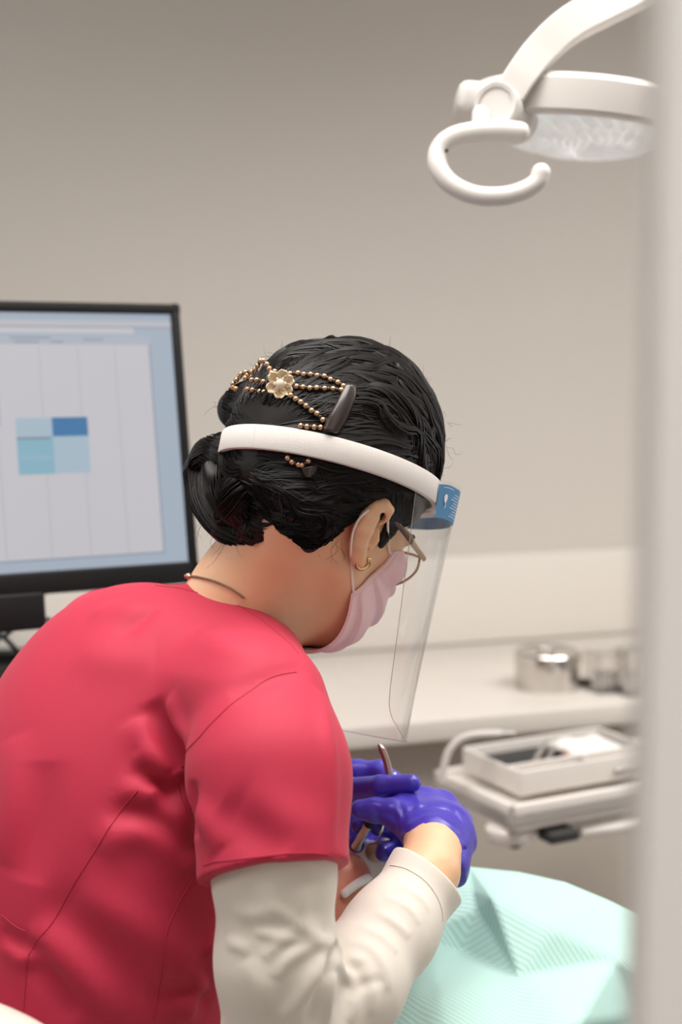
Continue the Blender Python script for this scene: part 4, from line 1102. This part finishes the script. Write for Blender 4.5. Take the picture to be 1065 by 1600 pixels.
# visor sheet
VD = unit(V(-.185, -1, -.03))                                # the way the sheet hangs
a_end = 1.52; nA, nV = 90, 60; LV = .242
def toppt(a):
    k_ = min(1, max(0, (1.35-abs(a))/.55)); k_ = k_*k_*(3-2*k_); return bandpt(a, .0005+k_*(.0205+.006*math.cos(a)))+Bz*.013*min(1, max(.3, (1.45-abs(a))/.4))
AV = np.linspace(-a_end, a_end, nA+1); top = np.array([toppt(a) for a in AV]); low = np.array([toppt(a*.80) for a in AV]); vv = []
arc = np.concatenate([[0], np.cumsum(np.linalg.norm(np.diff(top, axis=0), axis=1))]); TL = arc[-1]
cen = top.mean(0)
for j in range(nV+1):
    tt = j/nV
    for i in range(nA+1):
        s_ = arc[i]; e_ = min(s_, TL-s_); rcor = .05
        Lm = LV if e_ > rcor else LV-rcor+math.sqrt(max(0, rcor**2-(rcor-e_)**2))
        q = top[i]*(1-tt)+low[i]*tt+VD*Lm*tt; q = q+(cen-q-VD*((cen-q)@VD))*(.10*tt)
        vv.append(q)
ff = [(j*(nA+1)+i, j*(nA+1)+i+1, (j+1)*(nA+1)+i+1, (j+1)*(nA+1)+i) for j in range(nV) for i in range(nA)]
vis = MB().add(vv, ff).build('visor', m_film, fs, sharp=0)
# polished edge of the sheet
vv = np.array(vv).reshape(nV+1, nA+1, 3)
edge = np.vstack([vv[:, 0][::1], vv[-1, 1:], vv[::-1, -1][1:]])
m_edge = mat('visor_edge', (.8, .8, .8), .1, Transmission_Weight=.6, noise=(30, .05))
MB().tube(edge, .0004, 6).build('visor_edge', m_edge, vis)
print('visor px', [tuple(int(c) for c in proj(vv[j, i])[:2]) for j in (0, 30, 60) for i in (0, 20, 35, 50, 70)])
# blue label around the near temple
def vpt(s_, t_): 
    i = s_*nA; i0 = int(i); f_ = i-i0; j = t_*nV; j0 = int(j); g_ = j-j0
    i1 = min(i0+1, nA); j1 = min(j0+1, nV)
    return (vv[j0, i0]*(1-f_)+vv[j0, i1]*f_)*(1-g_)+(vv[j1, i0]*(1-f_)+vv[j1, i1]*f_)*g_
cvis = vv.reshape(-1, 3).mean(0)
def patch(s0, s1, t0, t1, off, m, name, par, n=16, mm=8):
    q = []
    for j in range(mm+1):
        for i in range(n+1):
            c = vpt(s0+(s1-s0)*i/n, t0+(t1-t0)*j/mm); ax_c = cvis+VD*((c-cvis)@VD); q.append(c+unit(c-ax_c)*off)
    f_ = [(j*(n+1)+i, j*(n+1)+i+1, (j+1)*(n+1)+i+1, (j+1)*(n+1)+i) for j in range(mm) for i in range(n)]
    o = MB().add(q, f_).build(name, m, par, sharp=0); return o
pxs = [proj(q)[0] for q in vv[0]]; im = int(np.argmax(pxs)); LS1 = next((i/nA for i in range(im, nA+1) if pxs[i] < 691), .9); LS0 = 1-LS1; print('label', LS0, LS1, im, pxs[im])
lS = lambda k: im/nA+(LS1-im/nA)*k
lb = patch(LS0, LS1, .015, .142, .0007, m_label, 'blue_label', fs, 40, 8)
for k in range(9):
    s_ = .635-.0*k; t0 = .040+.0105*k
    patch(lS(.18), lS(.42+.06*((k*7) % 3)), t0, t0+.0022, .0012, m_print, 'printed_line', lb, 6, 1)
patch(lS(.5), lS(.85), .025, .027, .0012, m_print, 'printed_line', lb, 6, 1)
lf = []; 
for k in range(16):
    a = 2*PI*k/16; lf.append(vpt(lS(.74+.055*math.cos(a)*(1-.3*math.sin(a))), .068+.017*math.sin(a)))
lf = np.array(lf); c = lf.mean(0); nn = unit(c-(cvis+VD*((c-cvis)@VD))); lf = lf+nn*.0014
MB().add(np.vstack([lf, c+nn*.0016]), [(k, (k+1) % 16, 16) for k in range(16)]).build('leaf_emblem', m_print, lb, sharp=0)
MB().tube([vpt(lS(.74), .080)+nn*.0014, vpt(lS(.72), .095)+nn*.0014, vpt(lS(.75), .103)+nn*.0014], .0004, 6).build('emblem_stem', m_print, lb)

# ================================================================== MASK
msk = thing('surgical_mask', 'pink pleated surgical mask over the nose and mouth with white ear loops', 'mask', H(.06, 0, -.05))
skd = lambda p: smin(skull(p), neck(p), .02)
rows = [  # t 0 (top) .. 1 (bottom): (f, u) at centre and at side
    ((.104, .002), (.044, .050, .004)),
    ((.113, -.024), (.041, .056, -.008)),
    ((.110, -.052), (.035, .059, -.022)),
    ((.094, -.084), (.023, .061, -.037)),
    ((.050, -.110), (.015, .062, -.050))]
nS, nT = 40, 48; vv = []
R_ = np.array([[c[0], 0, c[1], *s] for c, s in rows])
for j in range(nT+1):
    t_ = j/nT*(len(rows)-1); i0 = min(int(t_), len(rows)-2); k_ = t_-i0; k_ = k_*k_*(3-2*k_)*.35+k_*.65
    cf, _, cu_, sf_, sr_, su_ = R_[i0]*(1-k_)+R_[i0+1]*k_
    pl_ = .0026*(((j/nT*3.5) % 1)-.5)*2
    for i in range(nS+1):
        x = i/nS*2-1; ax_ = abs(x); wgt = math.cos(ax_*PI/2)**.85 if ax_ < 1 else 0
        f_ = sf_+(cf-sf_)*wgt; r_ = sr_*math.sin(x*PI/2)/1.0; u_ = su_+(cu_-su_)*wgt
        p_ = H(f_, r_, u_)
        out = unit(H(f_, r_, u_)-H(.02, 0, -.04)); vv.append(p_+out*(pl_*(.35+.65*(1-ax_**4))))
vv = np.array(vv)
dd = skd(vv); vv = vv+np.clip(.0025-dd, 0, .02)[:, None]*grad(skd, vv)
ff = [(j*(nS+1)+i, j*(nS+1)+i+1, (j+1)*(nS+1)+i+1, (j+1)*(nS+1)+i) for j in range(nT) for i in range(nS)]
mo = MB().add(vv, ff).build('mask_panel', m_mask, msk, sharp=0); so_ = mo.modifiers.new('t', 'SOLIDIFY'); so_.thickness = .0012; so_.offset = 1
mg = vv.reshape(nT+1, nS+1, 3)
MB().tube(mg[-1], .0016, 6).build('lower_binding', m_mask, msk); MB().tube(mg[0], .0016, 6).build('upper_binding', m_mask, msk)
MB().tube(mg[:, -1], .0020, 6).build('side_binding', m_mask, msk); MB().tube(mg[:, 0], .0020, 6).build('side_binding', m_mask, msk)
A_ = mg[-2, -1]; B_ = mg[1, -1]; print('mask A,B', proj(A_), proj(B_), 'chin', proj(mg[-1, nS//2]), 'nose', proj(mg[0, nS//2]), proj(mg[20, nS//2]))
hfn2 = lambda p: np.minimum(np.minimum(smin(skull(p), neck(p), .02), ear(p)), hair_cap(p))
def skp(x, y, o=.0016, dd=None):
    q = trace(hfn2, x, y); return q-ray(x, y)*o if q is not None else P(x, y, dd or ear_d-.008)
lp1 = [A_, skp(550, 905), skp(549, 880), skp(548, 858, .003), skp(551, 832, .003), skp(560, 812, .003), skp(572, 800, .001), EP(590, 787, .012), EP(604, 797, .013), skp(606, 830), skp(608, 862), B_]
MB().tube(spline(lp1, 60), .0011, 8).build('ear_loop', m_elastic, msk)
q = toH(np.array(lp1)); q[:, 1] *= -1; lp2 = HO+q@HAX
MB().tube(spline(lp2, 60), .0011, 8).build('ear_loop', m_elastic, msk)

# ================================================================== GLASSES
gs = thing('eyeglasses', 'thin gold and tortoiseshell eyeglasses worn behind the clear visor', 'glasses', H(.1, 0, .01))
hgd = proj(H(.088, .066, .02))[2]
tA = P(607, 799, ear_d-.003); tB = P(663, 874, hgd-.010)
tm = tA+(tB-tA)*.62
MB().tube([tA-(tB-tA)*.12, tA, tm], [.0014, .0017, .0017], 10, flat=1.7, up=HU).build('temple', m_tort, gs)
MB().tube([tm, tB], [.0020, .0016], 10, flat=1.6, up=HU).build('temple_front', m_frame, gs)
qa = toH(np.array([tA, tB])); qa[:, 1] *= -1; qb = HO+qa@HAX
MB().tube([qb[0], qb[1]], .0017, 10).build('temple', m_tort, gs)
qt = toH(tB[None])[0]
def on_plane(px, py, f_):
    r = ray(px, py); t = (f_-toH(CAM[None])[0][0])/(r@HF); return CAM+r*t
rp = [on_plane(x, y, qt[0]-.001) for x, y in ((656, 871), (651, 890), (638, 904), (622, 912), (605, 914), (586, 906), (576, 888), (582, 868), (602, 861), (622, 862), (642, 866), (656, 871))]
rp = toH(spline(rp, 49)); print('rim local', rp.min(0), rp.max(0))
for s in (1, -1):
    q = rp.copy(); q[:, 1] *= s; rim_ = [H(*k_) for k_ in q]
    MB().tube(rim_, .0013, 8, cap=False).build('rim', m_frame, gs)
    rim_ = np.array(rim_[:-1]); MB().add(np.vstack([rim_, rim_.mean(0)]), [(k, (k+1) % 48, 48) for k in range(48)]).build('lens', m_lens, gs, sharp=0)
MB().tube(spline([H(qt[0], rp[:, 1].min(), rp[:, 2].mean()+.006), H(qt[0]+.005, 0, rp[:, 2].mean()+.010), H(qt[0], -rp[:, 1].min(), rp[:, 2].mean()+.006)], 12), .0013, 8).build('bridge', m_frame, gs)

# ================================================================== EARRING, NECKLACE
ec = EP(564, 878, .006)
er = thing('earring', 'small gold hoop earring in the visible ear lobe', 'earring', ec)
rg = [ec+.0062*(math.cos(a)*unit(V(1, .1, .2))+math.sin(a)*unit(V(0, -1, 0))*.85)+V(.001, -.001, -.002) for a in np.linspace(-.5, PI+.6, 26)]
MB().tube(rg, .0018, 10, round_cap=True).build('hoop', m_gold, er)
MB().ball(rg[0]+V(.000, 0, -.001), .0026, 12).build('clasp', m_gold, er)
nfn = lambda p: np.minimum(smin(neck(p), skull(p), .02), scrub(p))
npx = [(289, 899), (300, 901), (320, 904), (340, 910), (362, 920), (382, 934)]
nq = []
for x, y in npx:
    q = trace(nfn, x, y); nq.append(q if q is not None else P(x, y, 1.33))
nq = snap(nfn, spline(nq, 30), .001, 2)
nl = thing('necklace', 'thin brown cord necklace with a bead clasp at the nape', 'necklace', nq[0])
MB().tube(nq, .0011, 8).build('cord', m_cord, nl)
MB().ball(nq[1]+V(0, .001, -.001), (.0045, .003, .003), 12, np.stack([RT, UP, FW])).build('clasp', m_copper, nl)
MB().ball(nq[3]+V(0, .000, -.001), (.003, .0022, .0022), 10, np.stack([RT, UP, FW])).build('knot', m_copper, nl)

# ================================================================== HAIR CLAW CLIP
clip = thing('hair_clip', 'brown claw hair clip with bronze bead strings and a gold flower', 'hair clip', P(440, 600, 1.30))
def zc(x, y): return (340+x/4.4375, 540+y/4.4375)
hfn = allhair
def cp(x, y, o=.004, dd=1.325):
    X, Y = zc(x, y); q = trace(hfn, X, Y)
    if q is None: return P(X, Y, dd)
    return q-ray(X, Y)*o
chains = [[(500, 195), (555, 190), (595, 200), (642, 200), (688, 208), (738, 213), (780, 235), (832, 255), (870, 280)],
          [(545, 283), (590, 288), (638, 295), (685, 293), (740, 298), (798, 300), (855, 308)],
          [(505, 345), (540, 370), (575, 392), (612, 418), (650, 450), (688, 472), (728, 515)],
          [(575, 556), (618, 562), (668, 565), (712, 567)],
          [(485, 780), (515, 808), (560, 826), (585, 830), (628, 802)]]
loops = [[(395, 180), (370, 190), (358, 160), (340, 130), (315, 105), (295, 105), (275, 140), (260, 165), (235, 183), (190, 185), (160, 198), (150, 215)],
         [(130, 238), (105, 265), (105, 290), (125, 300)], [(205, 303), (240, 308), (290, 318), (320, 322)], [(315, 250), (270, 238), (235, 238), (190, 225), (205, 205)]]
prev_d = None
wire = MB()
fl0 = cp(432, 265, .008); fd = proj(fl0)[2]
for ci, ch in enumerate(chains+loops):
    if ci < len(chains): pp = [cp(x, y, .004) for x, y in ch]
    else: pp = [P(*zc(x, y), fd+.004+(.03 if ci >= len(chains) else 0)*max(0, (430-x)/330)) for x, y in ch]
    pp = np.array(pp)
    if len(pp) > 3:                                           # even out depths
        ds = np.array([proj(q)[2] for q in pp]); sm_ = np.convolve(np.pad(ds, 1, 'edge'), [.25, .5, .25], 'valid')
        pp = np.array([CAM+(q-CAM)*(b/a) for q, a, b in zip(pp, ds, sm_)])
    wire = MB(); wire.tube(spline(pp, len(pp)*5), .0009, 6)
    for k, q in enumerate(pp):
        dark = (k % 3 == 2)
        MB().ball(q, .0025 if ci < len(chains) else .0025, 12).build('bead', m_bead, clip)
        if k < len(pp)-1: wire.ball((q+pp[k+1])/2, .0017, 8)
    wire.build('bead_string', m_beaddark, clip)
fo = fl0; fn_ = unit(CAM-fo); fu = unit(UP-fn_*(UP@fn_)); fr_ = np.cross(fu, fn_)
flw = None
for k in range(6):
    a = 2*PI*k/6+.35+.12*math.sin(5*k); dv = math.cos(a)*fr_+math.sin(a)*fu; sv = -math.sin(a)*fr_+math.cos(a)*fu
    n_ = 9; vv = []; 
    for i in range(n_):
        for j in range(n_):
            s_ = i/(n_-1); t_ = j/(n_-1)*2-1; wd = .0047*math.sin(PI*(.12+.80*s_))**.7
            vv.append(fo+dv*(.0022+.0098*s_)+sv*t_*wd+fn_*(.0008+.0030*t_*t_+.003*s_*s_))
    ff = [(i*n_+j, (i+1)*n_+j, (i+1)*n_+j+1, i*n_+j+1) for i in range(n_-1) for j in range(n_-1)]
    o = MB().add(vv, ff).build('petal', m_flower, clip, sharp=0); s_ = o.modifiers.new('t', 'SOLIDIFY'); s_.thickness = .0009
for k in range(6):
    a = 2*PI*k/6; MB().ball(fo+(math.cos(a)*fr_+math.sin(a)*fu)*.0045+fn_*.003, .0020, 10).build('stamen', m_flower, clip)
MB().ball(fo+fn_*.0042, (.0042, .0042, .003), 16, np.stack([fr_, fu, fn_])).build('pearl', m_pearl, clip)
# curved brown jaw plates
def plate(L, R2, name, o=.003):
    n_ = len(L); a = [cp(x, y, o+.002) for x, y in L]; b = [cp(x, y, o) for x, y in R2]
    a = spline(a, 20); b = spline(b, 20); vv = []
    for i in range(20):
        for j in range(7):
            t_ = j/6; vv.append(a[i]*(1-t_)+b[i]*t_-FW*.0035*math.sin(PI*t_))
    ff = [(i*7+j, i*7+j+1, (i+1)*7+j+1, (i+1)*7+j) for i in range(19) for j in range(6)]
    o_ = MB().add(vv, ff).build(name, m_clipp, clip, sharp=0); s_ = o_.modifiers.new('t', 'SOLIDIFY'); s_.thickness = .002; s_.offset = 0
plate([(890, 265), (845, 350), (810, 420), (765, 500), (730, 590)], [(960, 280), (962, 340), (935, 420), (890, 520), (832, 612)], 'jaw_plate')
plate([(585, 850), (595, 885), (615, 912)], [(695, 830), (680, 875), (645, 912)], 'jaw_plate')
fnx = None

# ================================================================== PATIENT
pc = P(402, 1472, 1.39); PXc = unit(np.array([1, .18, .06])); 
pf = np.array([0, 0, 1.0]); pf = unit(pf-PXc*(pf@PXc)); ps = np.cross(PXc, pf)    # PXc: from crown to feet, pf: face up
PAX = np.stack([pf, ps, -PXc])
def PH(f_, r_, u_): return pc+f_*pf+r_*ps-u_*PXc
BODZ = pc[2]
tdir = unit(np.array([1, .10, -.12]))
c1 = pc+tdir*.42+np.array([0, 0, -.135]); 
def patient_body(p):
    d = ell(p, PH(-.005, 0, .02), PAX, (.096, .074, .092)); d = smin(d, ell(p, PH(.025, 0, -.03), PAX, (.062, .058, .07)), .02)
    d = smin(d, rc(p, PH(.03, 0, -.085), PH(.055, 0, -.098), .026, .016), .03)
    d = smin(d, rc(p, PH(.082, 0, -.012), PH(.098, 0, -.042), .007, .010), .012)
    for s in (-1, 1):
        d = smin(d, rc(p, PH(.0, s*.05, -.05), PH(.055, s*.018, -.096), .013, .013), .02)
        d = smin(d, ell(p, PH(.066, s*.030, -.008), PAX, (.014, .014, .010)), .004)
        d = smin(d, ell(p, PH(-.005, s*.078, -.02), PAX, (.018, .006, .030)), .004)
    d = smin(d, ell(p, PH(.074, 0, -.072), PAX, (.012, .024, .010)), .010)
    d = smax(d, -ell(p, PH(.088, 0, -.072), PAX, (.010, .019, .0075)), .003)
    d = smin(d, rc(p, PH(-.045, 0, -.04), c1-tdir*.18, .046, .052), .03)
    sd_ = unit(np.cross(tdir, [0, 0, 1])); ax_ = np.stack([tdir, sd_, np.cross(sd_, tdir)])
    d = smin(d, ell(p, c1, ax_, (.24, .165, .085)), .04); d = smin(d, ell(p, c1+tdir*.33, ax_, (.24, .16, .09)), .06)
    for s in (-1, 1):
        sh = c1-tdir*.13+sd_*s*.16; d = smin(d, chain(p, [sh, sh+tdir*.28+sd_*s*.06-np.array([0, 0, .03]), sh+tdir*.50-sd_*s*.06+np.array([0, 0, .03])], [.046, .036, .026], .02), .03)
        d = smin(d, chain(p, [c1+tdir*.45+sd_*s*.08, c1+tdir*.88+sd_*s*.1, c1+tdir*1.3+sd_*s*.1-np.array([0, 0, .03])], [.08, .055, .04], .02), .03)
    return d
patient = thing('person', 'reclining patient mostly hidden under a mint drape with brown hair', 'person', (pc[0]+.3, pc[1], pc[2]-.15))
lo_p = pc-np.array([.12, .35, .32]); hi_p = pc+np.array([1.85, .42, .14])
v, f = nets(patient_body, *grid3(lo_p, hi_p, .012, (pc-.13, pc+.14), .004), blk=5)
pb = make('body', v, f, m_skin2, patient)
def patient_shirt(p):
    d = patient_body(p)-.005; x = (p-(pc+PXc*.17))@PXc; z2 = (p-(c1+tdir*.48))@tdir
    return smax(smax(d, -x, .004), z2, .004)
def patient_pants(p):
    d = patient_body(p)-.009; return smax(d, -((p-(c1+tdir*.46))@tdir), .004)
m_tee = mat('grey_jersey', (.22, .24, .28), .85, noise=(80, .06)); m_jean = mat('denim', (.06, .09, .16), .85, noise=(200, .2))
v, f = nets(patient_shirt, *grid3(lo_p, hi_p, .012), blk=5); make('shirt', v, f, m_tee, patient)
v, f = nets(patient_pants, *grid3(lo_p, hi_p, .012), blk=5); make('trousers', v, f, m_jean, patient)
tee = MB()
for s in range(-4, 5): tee.ball(PH(.076-.0012*s*s*.15, s*.0042, -.068), (.004, .0022, .004), 8, PAX)
tee.build('teeth', m_teeth, patient)
def phair(p):
    d = ell(p, PH(-.025, 0, .03), PAX, (.098, .092, .102)); q = (p-pc)@PAX.T
    d = smax(d, -(np.maximum(.03-q[:, 0], q[:, 2]-.075)), .006) if False else smax(d, -np.maximum(.018-q[:, 0], q[:, 2]-.078), .008)
    d = smax(d, -(q[:, 2]+.06), .01)
    for (a, b) in (((380, 1478), (352, 1530)), ((352, 1530), (345, 1585)), ((385, 1500), (368, 1570))): d = smin(d, rc(p, P(*a, 1.36), P(*b, 1.33), .016, .013), .01)
    return d
v, f = nets(phair, *grid3(pc-.16, pc+.16, .004), blk=5)
phh = make('hair', v, f, m_hair2, patient)
# wavy strands over it
mb = MB(); n3 = 500
dirs = rng.normal(size=(n3, 3)); dirs[:, 1] -= .6; dirs /= np.linalg.norm(dirs, axis=1, keepdims=True)
s3 = pc+dirs*.12-PXc*.03; e3 = s3+np.array([-.03, -.045, -.075])+rng.normal(0, .015, (n3, 3))
mb.strands(flow(s3, e3, 16, fn=phair, wob=.006), rng.uniform(.0008, .0016, n3)); mb.build('wavy_strands', m_hair2, phh)

# ---- mint drape
cps = [  # px, py, height
    (300, 1655, .60), (355, 1590, .655), (430, 1540, .69), (500, 1440, .715), (517, 1412, .715), (560, 1384, .72), (604, 1370, .722), (660, 1360, .735), (733, 1354, .742),
    (810, 1362, .742), (882, 1378, .742), (945, 1404, .722), (1002, 1430, .705), (1060, 1462, .69), (1140, 1510, .67),                       # 0-14 upper edge
    (768, 1403, .750), (696, 1442, .716), (719, 1488, .690), (810, 1528, .697), (901, 1600, .690), (620, 1450, .724), (560, 1530, .718), (660, 1560, .702),
    (860, 1450, .730), (960, 1500, .694), (1000, 1586, .640), (1070, 1560, .655), (925, 1650, .64), (800, 1700, .66), (640, 1720, .65), (450, 1720, .62), (1120, 1590, .62), (745, 1420, .728), (740, 1392, .738), (480, 1600, .67)]
xy = np.array([(a, b) for a, b, c in cps], float)
# Delaunay by brute force (few points)
def delaunay(P2):
    n = len(P2); tri = []
    for i in range(n):
        for j in range(i+1, n):
            for k in range(j+1, n):
                ax_, ay = P2[i]; bx_, by = P2[j]; cx_, cy = P2[k]
                dt = 2*(ax_*(by-cy)+bx_*(cy-ay)+cx_*(ay-by))
                if abs(dt) < 1e-6: continue
                ux = ((ax_**2+ay**2)*(by-cy)+(bx_**2+by**2)*(cy-ay)+(cx_**2+cy**2)*(ay-by))/dt
                uy = ((ax_**2+ay**2)*(cx_-bx_)+(bx_**2+by**2)*(ax_-cx_)+(cx_**2+cy**2)*(bx_-ax_))/dt
                r2 = (ax_-ux)**2+(ay-uy)**2; dd = (P2[:, 0]-ux)**2+(P2[:, 1]-uy)**2; dd[[i, j, k]] = 1e18
                if (dd > r2-1e-6).all():
                    tri.append((i, j, k) if dt < 0 else (i, k, j))
    return tri
P3 = np.array([PZ(a, b, c) for a, b, c in cps])
tri = delaunay(xy)
# keep the sheet inside its outline
def area2(t): a, b, c = xy[list(t)]; return abs((b[0]-a[0])*(c[1]-a[1])-(c[0]-a[0])*(b[1]-a[1]))
def ar(t): a, b, c = xy[list(t)]; L_ = max(np.linalg.norm(a-b), np.linalg.norm(b-c), np.linalg.norm(c-a)); return area2(t)/L_**2
tri = [t for t in tri if ar(t) > .05]
dv_, df_ = P3, tri
import bmesh
bm = bmesh.new(); vs = [bm.verts.new(tuple(q)) for q in dv_]
for t_ in df_:
    try: bm.faces.new([vs[i] for i in t_])
    except ValueError: pass
for it in range(3):
    bmesh.ops.subdivide_edges(bm, edges=bm.edges[:], cuts=1, use_grid_fill=True)
    bmesh.ops.smooth_vert(bm, verts=[v for v in bm.verts if not v.is_boundary], factor=.18 if it else .0, use_axis_x=False, use_axis_y=False, use_axis_z=True)
bmesh.ops.recalc_face_normals(bm, faces=bm.faces[:])
bm.verts.index_update()
dvv = np.array([tuple(q.co) for q in bm.verts]); dff = [[x.index for x in q.verts] for q in bm.faces]
if sum(fc.normal.z for fc in bm.faces) < 0: dff = [q[::-1] for q in dff]
bm.free()
m_mint = mat('mint_paper', (.47, .74, .68), .75, Subsurface_Weight=.0)
nt = m_mint.node_tree; bs = nt.nodes['Principled BSDF']; tc = nt.nodes.new('ShaderNodeTexCoord'); mp = nt.nodes.new('ShaderNodeMapping'); mp.inputs['Rotation'].default_value = (0, 0, math.radians(118)); wv = nt.nodes.new('ShaderNodeTexWave'); wv.inputs['Scale'].default_value = 62; wv.inputs['Distortion'].default_value = .35; wv.inputs['Detail Scale'].default_value = 2
nt.links.new(tc.outputs['Object'], mp.inputs[0]); nt.links.new(mp.outputs[0], wv.inputs[0])
mx_ = nt.nodes.new('ShaderNodeMix'); mx_.data_type = 'RGBA'; mx_.inputs[6].default_value = (.45, .69, .635, 1); mx_.inputs[7].default_value = (.50, .745, .69, 1)
nt.links.new(wv.outputs['Fac'], mx_.inputs[0]); nt.links.new(mx_.outputs[2], bs.inputs['Base Color'])
bp = nt.nodes.new('ShaderNodeBump'); bp.inputs['Strength'].default_value = .3; bp.inputs['Distance'].default_value = .0010; nt.links.new(wv.outputs['Fac'], bp.inputs['Height']); nt.links.new(bp.outputs[0], bs.inputs['Normal'])
dp = make('paper_drape', dvv, dff, m_mint, sharp=0); dsol = dp.modifiers.new('t', 'SOLIDIFY'); dsol.thickness = .0012; dsol.offset = -1
tag(dp, 'creased mint green ribbed paper drape over the chest of the patient', 'drape')
# white fluffy roll at its upper edge by the chin
cr = MB(); crp = on(lambda p: patient_body(p), [(538, 1396), (556, 1382), (574, 1372)])
cp_ = np.array([q-ray(*proj(q)[:2])*.004 for q in crp]) if len(crp) > 2 else np.array([P(537, 1397, 1.40), P(552, 1385, 1.41), P(566, 1377, 1.42)])
cr.tube(spline(cp_, 14), .0042, 14, round_cap=True); tag(cr.build('cotton_roll', m_gauze), 'small white cotton roll by the chin at the edge of the drape', 'cotton roll')
nap = MB(); n_ = 16; vv = []
for i in range(n_):
    for j in range(n_):
        a, b = i/(n_-1), j/(n_-1)
        x_, y_ = 540+110*a, 1322+72*b-20*a; t_ = trace(patient_body, x_, y_); dd_ = min(proj(t_)[2], 1.43) if t_ is not None else 1.43; vv.append(P(x_, y_, 1.428-.012*b)+V(0, .002*math.sin(7*a+2*b), 0))
nap.add(vv, [(i*n_+j, (i+1)*n_+j, (i+1)*n_+j+1, i*n_+j+1) for i in range(n_-1) for j in range(n_-1)])
no = nap.build('paper_towel', m_gauze, sharp=0); s_ = no.modifiers.new('t', 'SOLIDIFY'); s_.thickness = .001; tag(no, 'bright white paper towel tucked under the gloved fingers', 'towel')

# ================================================================== HAND TOOLS
dm = thing('dental_mirror', 'slim steel mouth mirror handle held upright between the gloved fingers', 'dental tool', P(602, 1200, 1.405))
MB().tube(spline([P(593, 1165, 1.405), P(598, 1175, 1.403), P(604, 1192, 1.40), P(608, 1215, 1.397), P(608, 1250, 1.395)], 24), np.interp(np.linspace(0, 1, 24), [0, .15, 1], [.0022, .0038, .0036]), 14, round_cap=True).build('handle', mat('tool_brown_steel', (.42, .31, .28), .25, .9, noise=(60, .1)), dm)
MB().tube([P(608, 1250, 1.395), P(598, 1290, 1.40), P(588, 1330, 1.41)], .0012, 8).build('stem', m_steel, dm)
MB().lathe(P(587, 1333, 1.41), unit(V(.2, .4, 1)), [(0, 0), (.011, 0), (.011, .002), (0, .002)], 24).build('mirror_head', m_steel, dm)
hp_ = thing('dental_handpiece', 'black and steel handpiece gripped between thumb and fingers', 'dental tool', P(580, 1285, 1.39))
MB().tube([P(612, 1242, 1.375), P(596, 1258, 1.385), P(575, 1290, 1.395)], [.0050, .0055, .0050], 14).build('grip', m_black, hp_)
MB().tube([P(575, 1290, 1.395), P(560, 1316, 1.405), P(556, 1324, 1.41)], [.0048, .0042, .005], 14).build('neck', m_brushed, hp_)

# ================================================================== CHAIRS
ch = thing('dental_chair', 'cream upholstered dental chair beneath the reclining patient', 'dental chair', (c1[0]+.3, c1[1], 0))
sd_ = unit(np.cross(tdir, [0, 0, 1]))
def slab(a, b, w_, h_): 
    q = MB(); ax0 = unit(b-a); ax1 = unit(np.cross([0, 0, 1.0], ax0)); ax2 = np.cross(ax0, ax1); q.box((a+b)/2, (np.linalg.norm(b-a), w_, h_), np.stack([ax0, ax1, ax2]), .03); return q
slab(c1-tdir*.20-np.array([0, 0, .13]), c1+tdir*.42-np.array([0, 0, .13]), .46, .07).build('backrest', m_leather, ch)
slab(c1+tdir*.44-np.array([0, 0, .13]), c1+tdir*1.4-np.array([0, 0, .13]), .5, .08).build('seat', m_leather, ch)
slab(pc-PXc*.08-pf*.125, pc+PXc*.10-pf*.125, .22, .05).build('headrest', m_leather, ch)
MB().tube([pc-pf*.14+PXc*.05, c1-tdir*.1-np.array([0, 0, .15])], .018, 12).build('headrest_stem', m_brushed, ch)
bx_ = c1+tdir*.55
MB().box((bx_[0], bx_[1], .22), (.28, .24, .44-.12+.12), bevel=.03).build('pedestal', m_leather, ch)
MB().box((bx_[0], bx_[1], .02), (.75, .5, .04), bevel=.015).build('base', m_leather, ch)
so_s = thing('operator_stool', 'cream operator stool with a low curved backrest behind the crimson scrubs', 'stool', (PEL[0], PEL[1], 0))
sh_z = .415
MB().lathe((PEL[0], PEL[1], sh_z-.06), WZ, [(.02, 0), (.17, .004), (.19, .02), (.19, .045), (.17, .06), (0, .062)], 48).build('seat', m_leather, so_s)
MB().tube([(PEL[0], PEL[1], .06), (PEL[0], PEL[1], sh_z-.05)], .025, 16).build('gas_lift', m_brushed, so_s)
for k in range(5):
    a = 2*PI*k/5+.3; e = np.array([PEL[0]+.26*math.cos(a), PEL[1]+.26*math.sin(a), .065])
    MB().tube([(PEL[0], PEL[1], .085), e], [.022, .014], 10).build('leg', m_brushed, so_s)
    MB().ball((e[0], e[1], .027), .027, 14).build('caster', m_dgrey, so_s)
# curved backrest seen at the lower left corner
bk = []
arcp = [P(-150, 1566, 1.16), P(-70, 1562, 1.08), P(0, 1586, 1.04), P(45, 1614, 1.03), P(90, 1660, 1.05)]
arcp = spline(arcp, 30)
MB().tube([q-UP*.035 for q in arcp], np.interp(np.linspace(0, 1, 30), [0, .1, .9, 1], [.028, .038, .036, .024]), 20, flat=1.0, round_cap=True).build('backrest', m_leather, so_s)
MB().tube(spline([arcp[12]-UP*.06, arcp[10]-UP*.2+FW*.02, np.array([PEL[0]-.05, PEL[1]-.12, sh_z-.07]), np.array([PEL[0], PEL[1], sh_z-.07])], 20), .013, 10).build('backrest_arm', m_brushed, so_s)
print('DONE', 'pel', PEL, 'TF', TF, 'hipR', hipR)
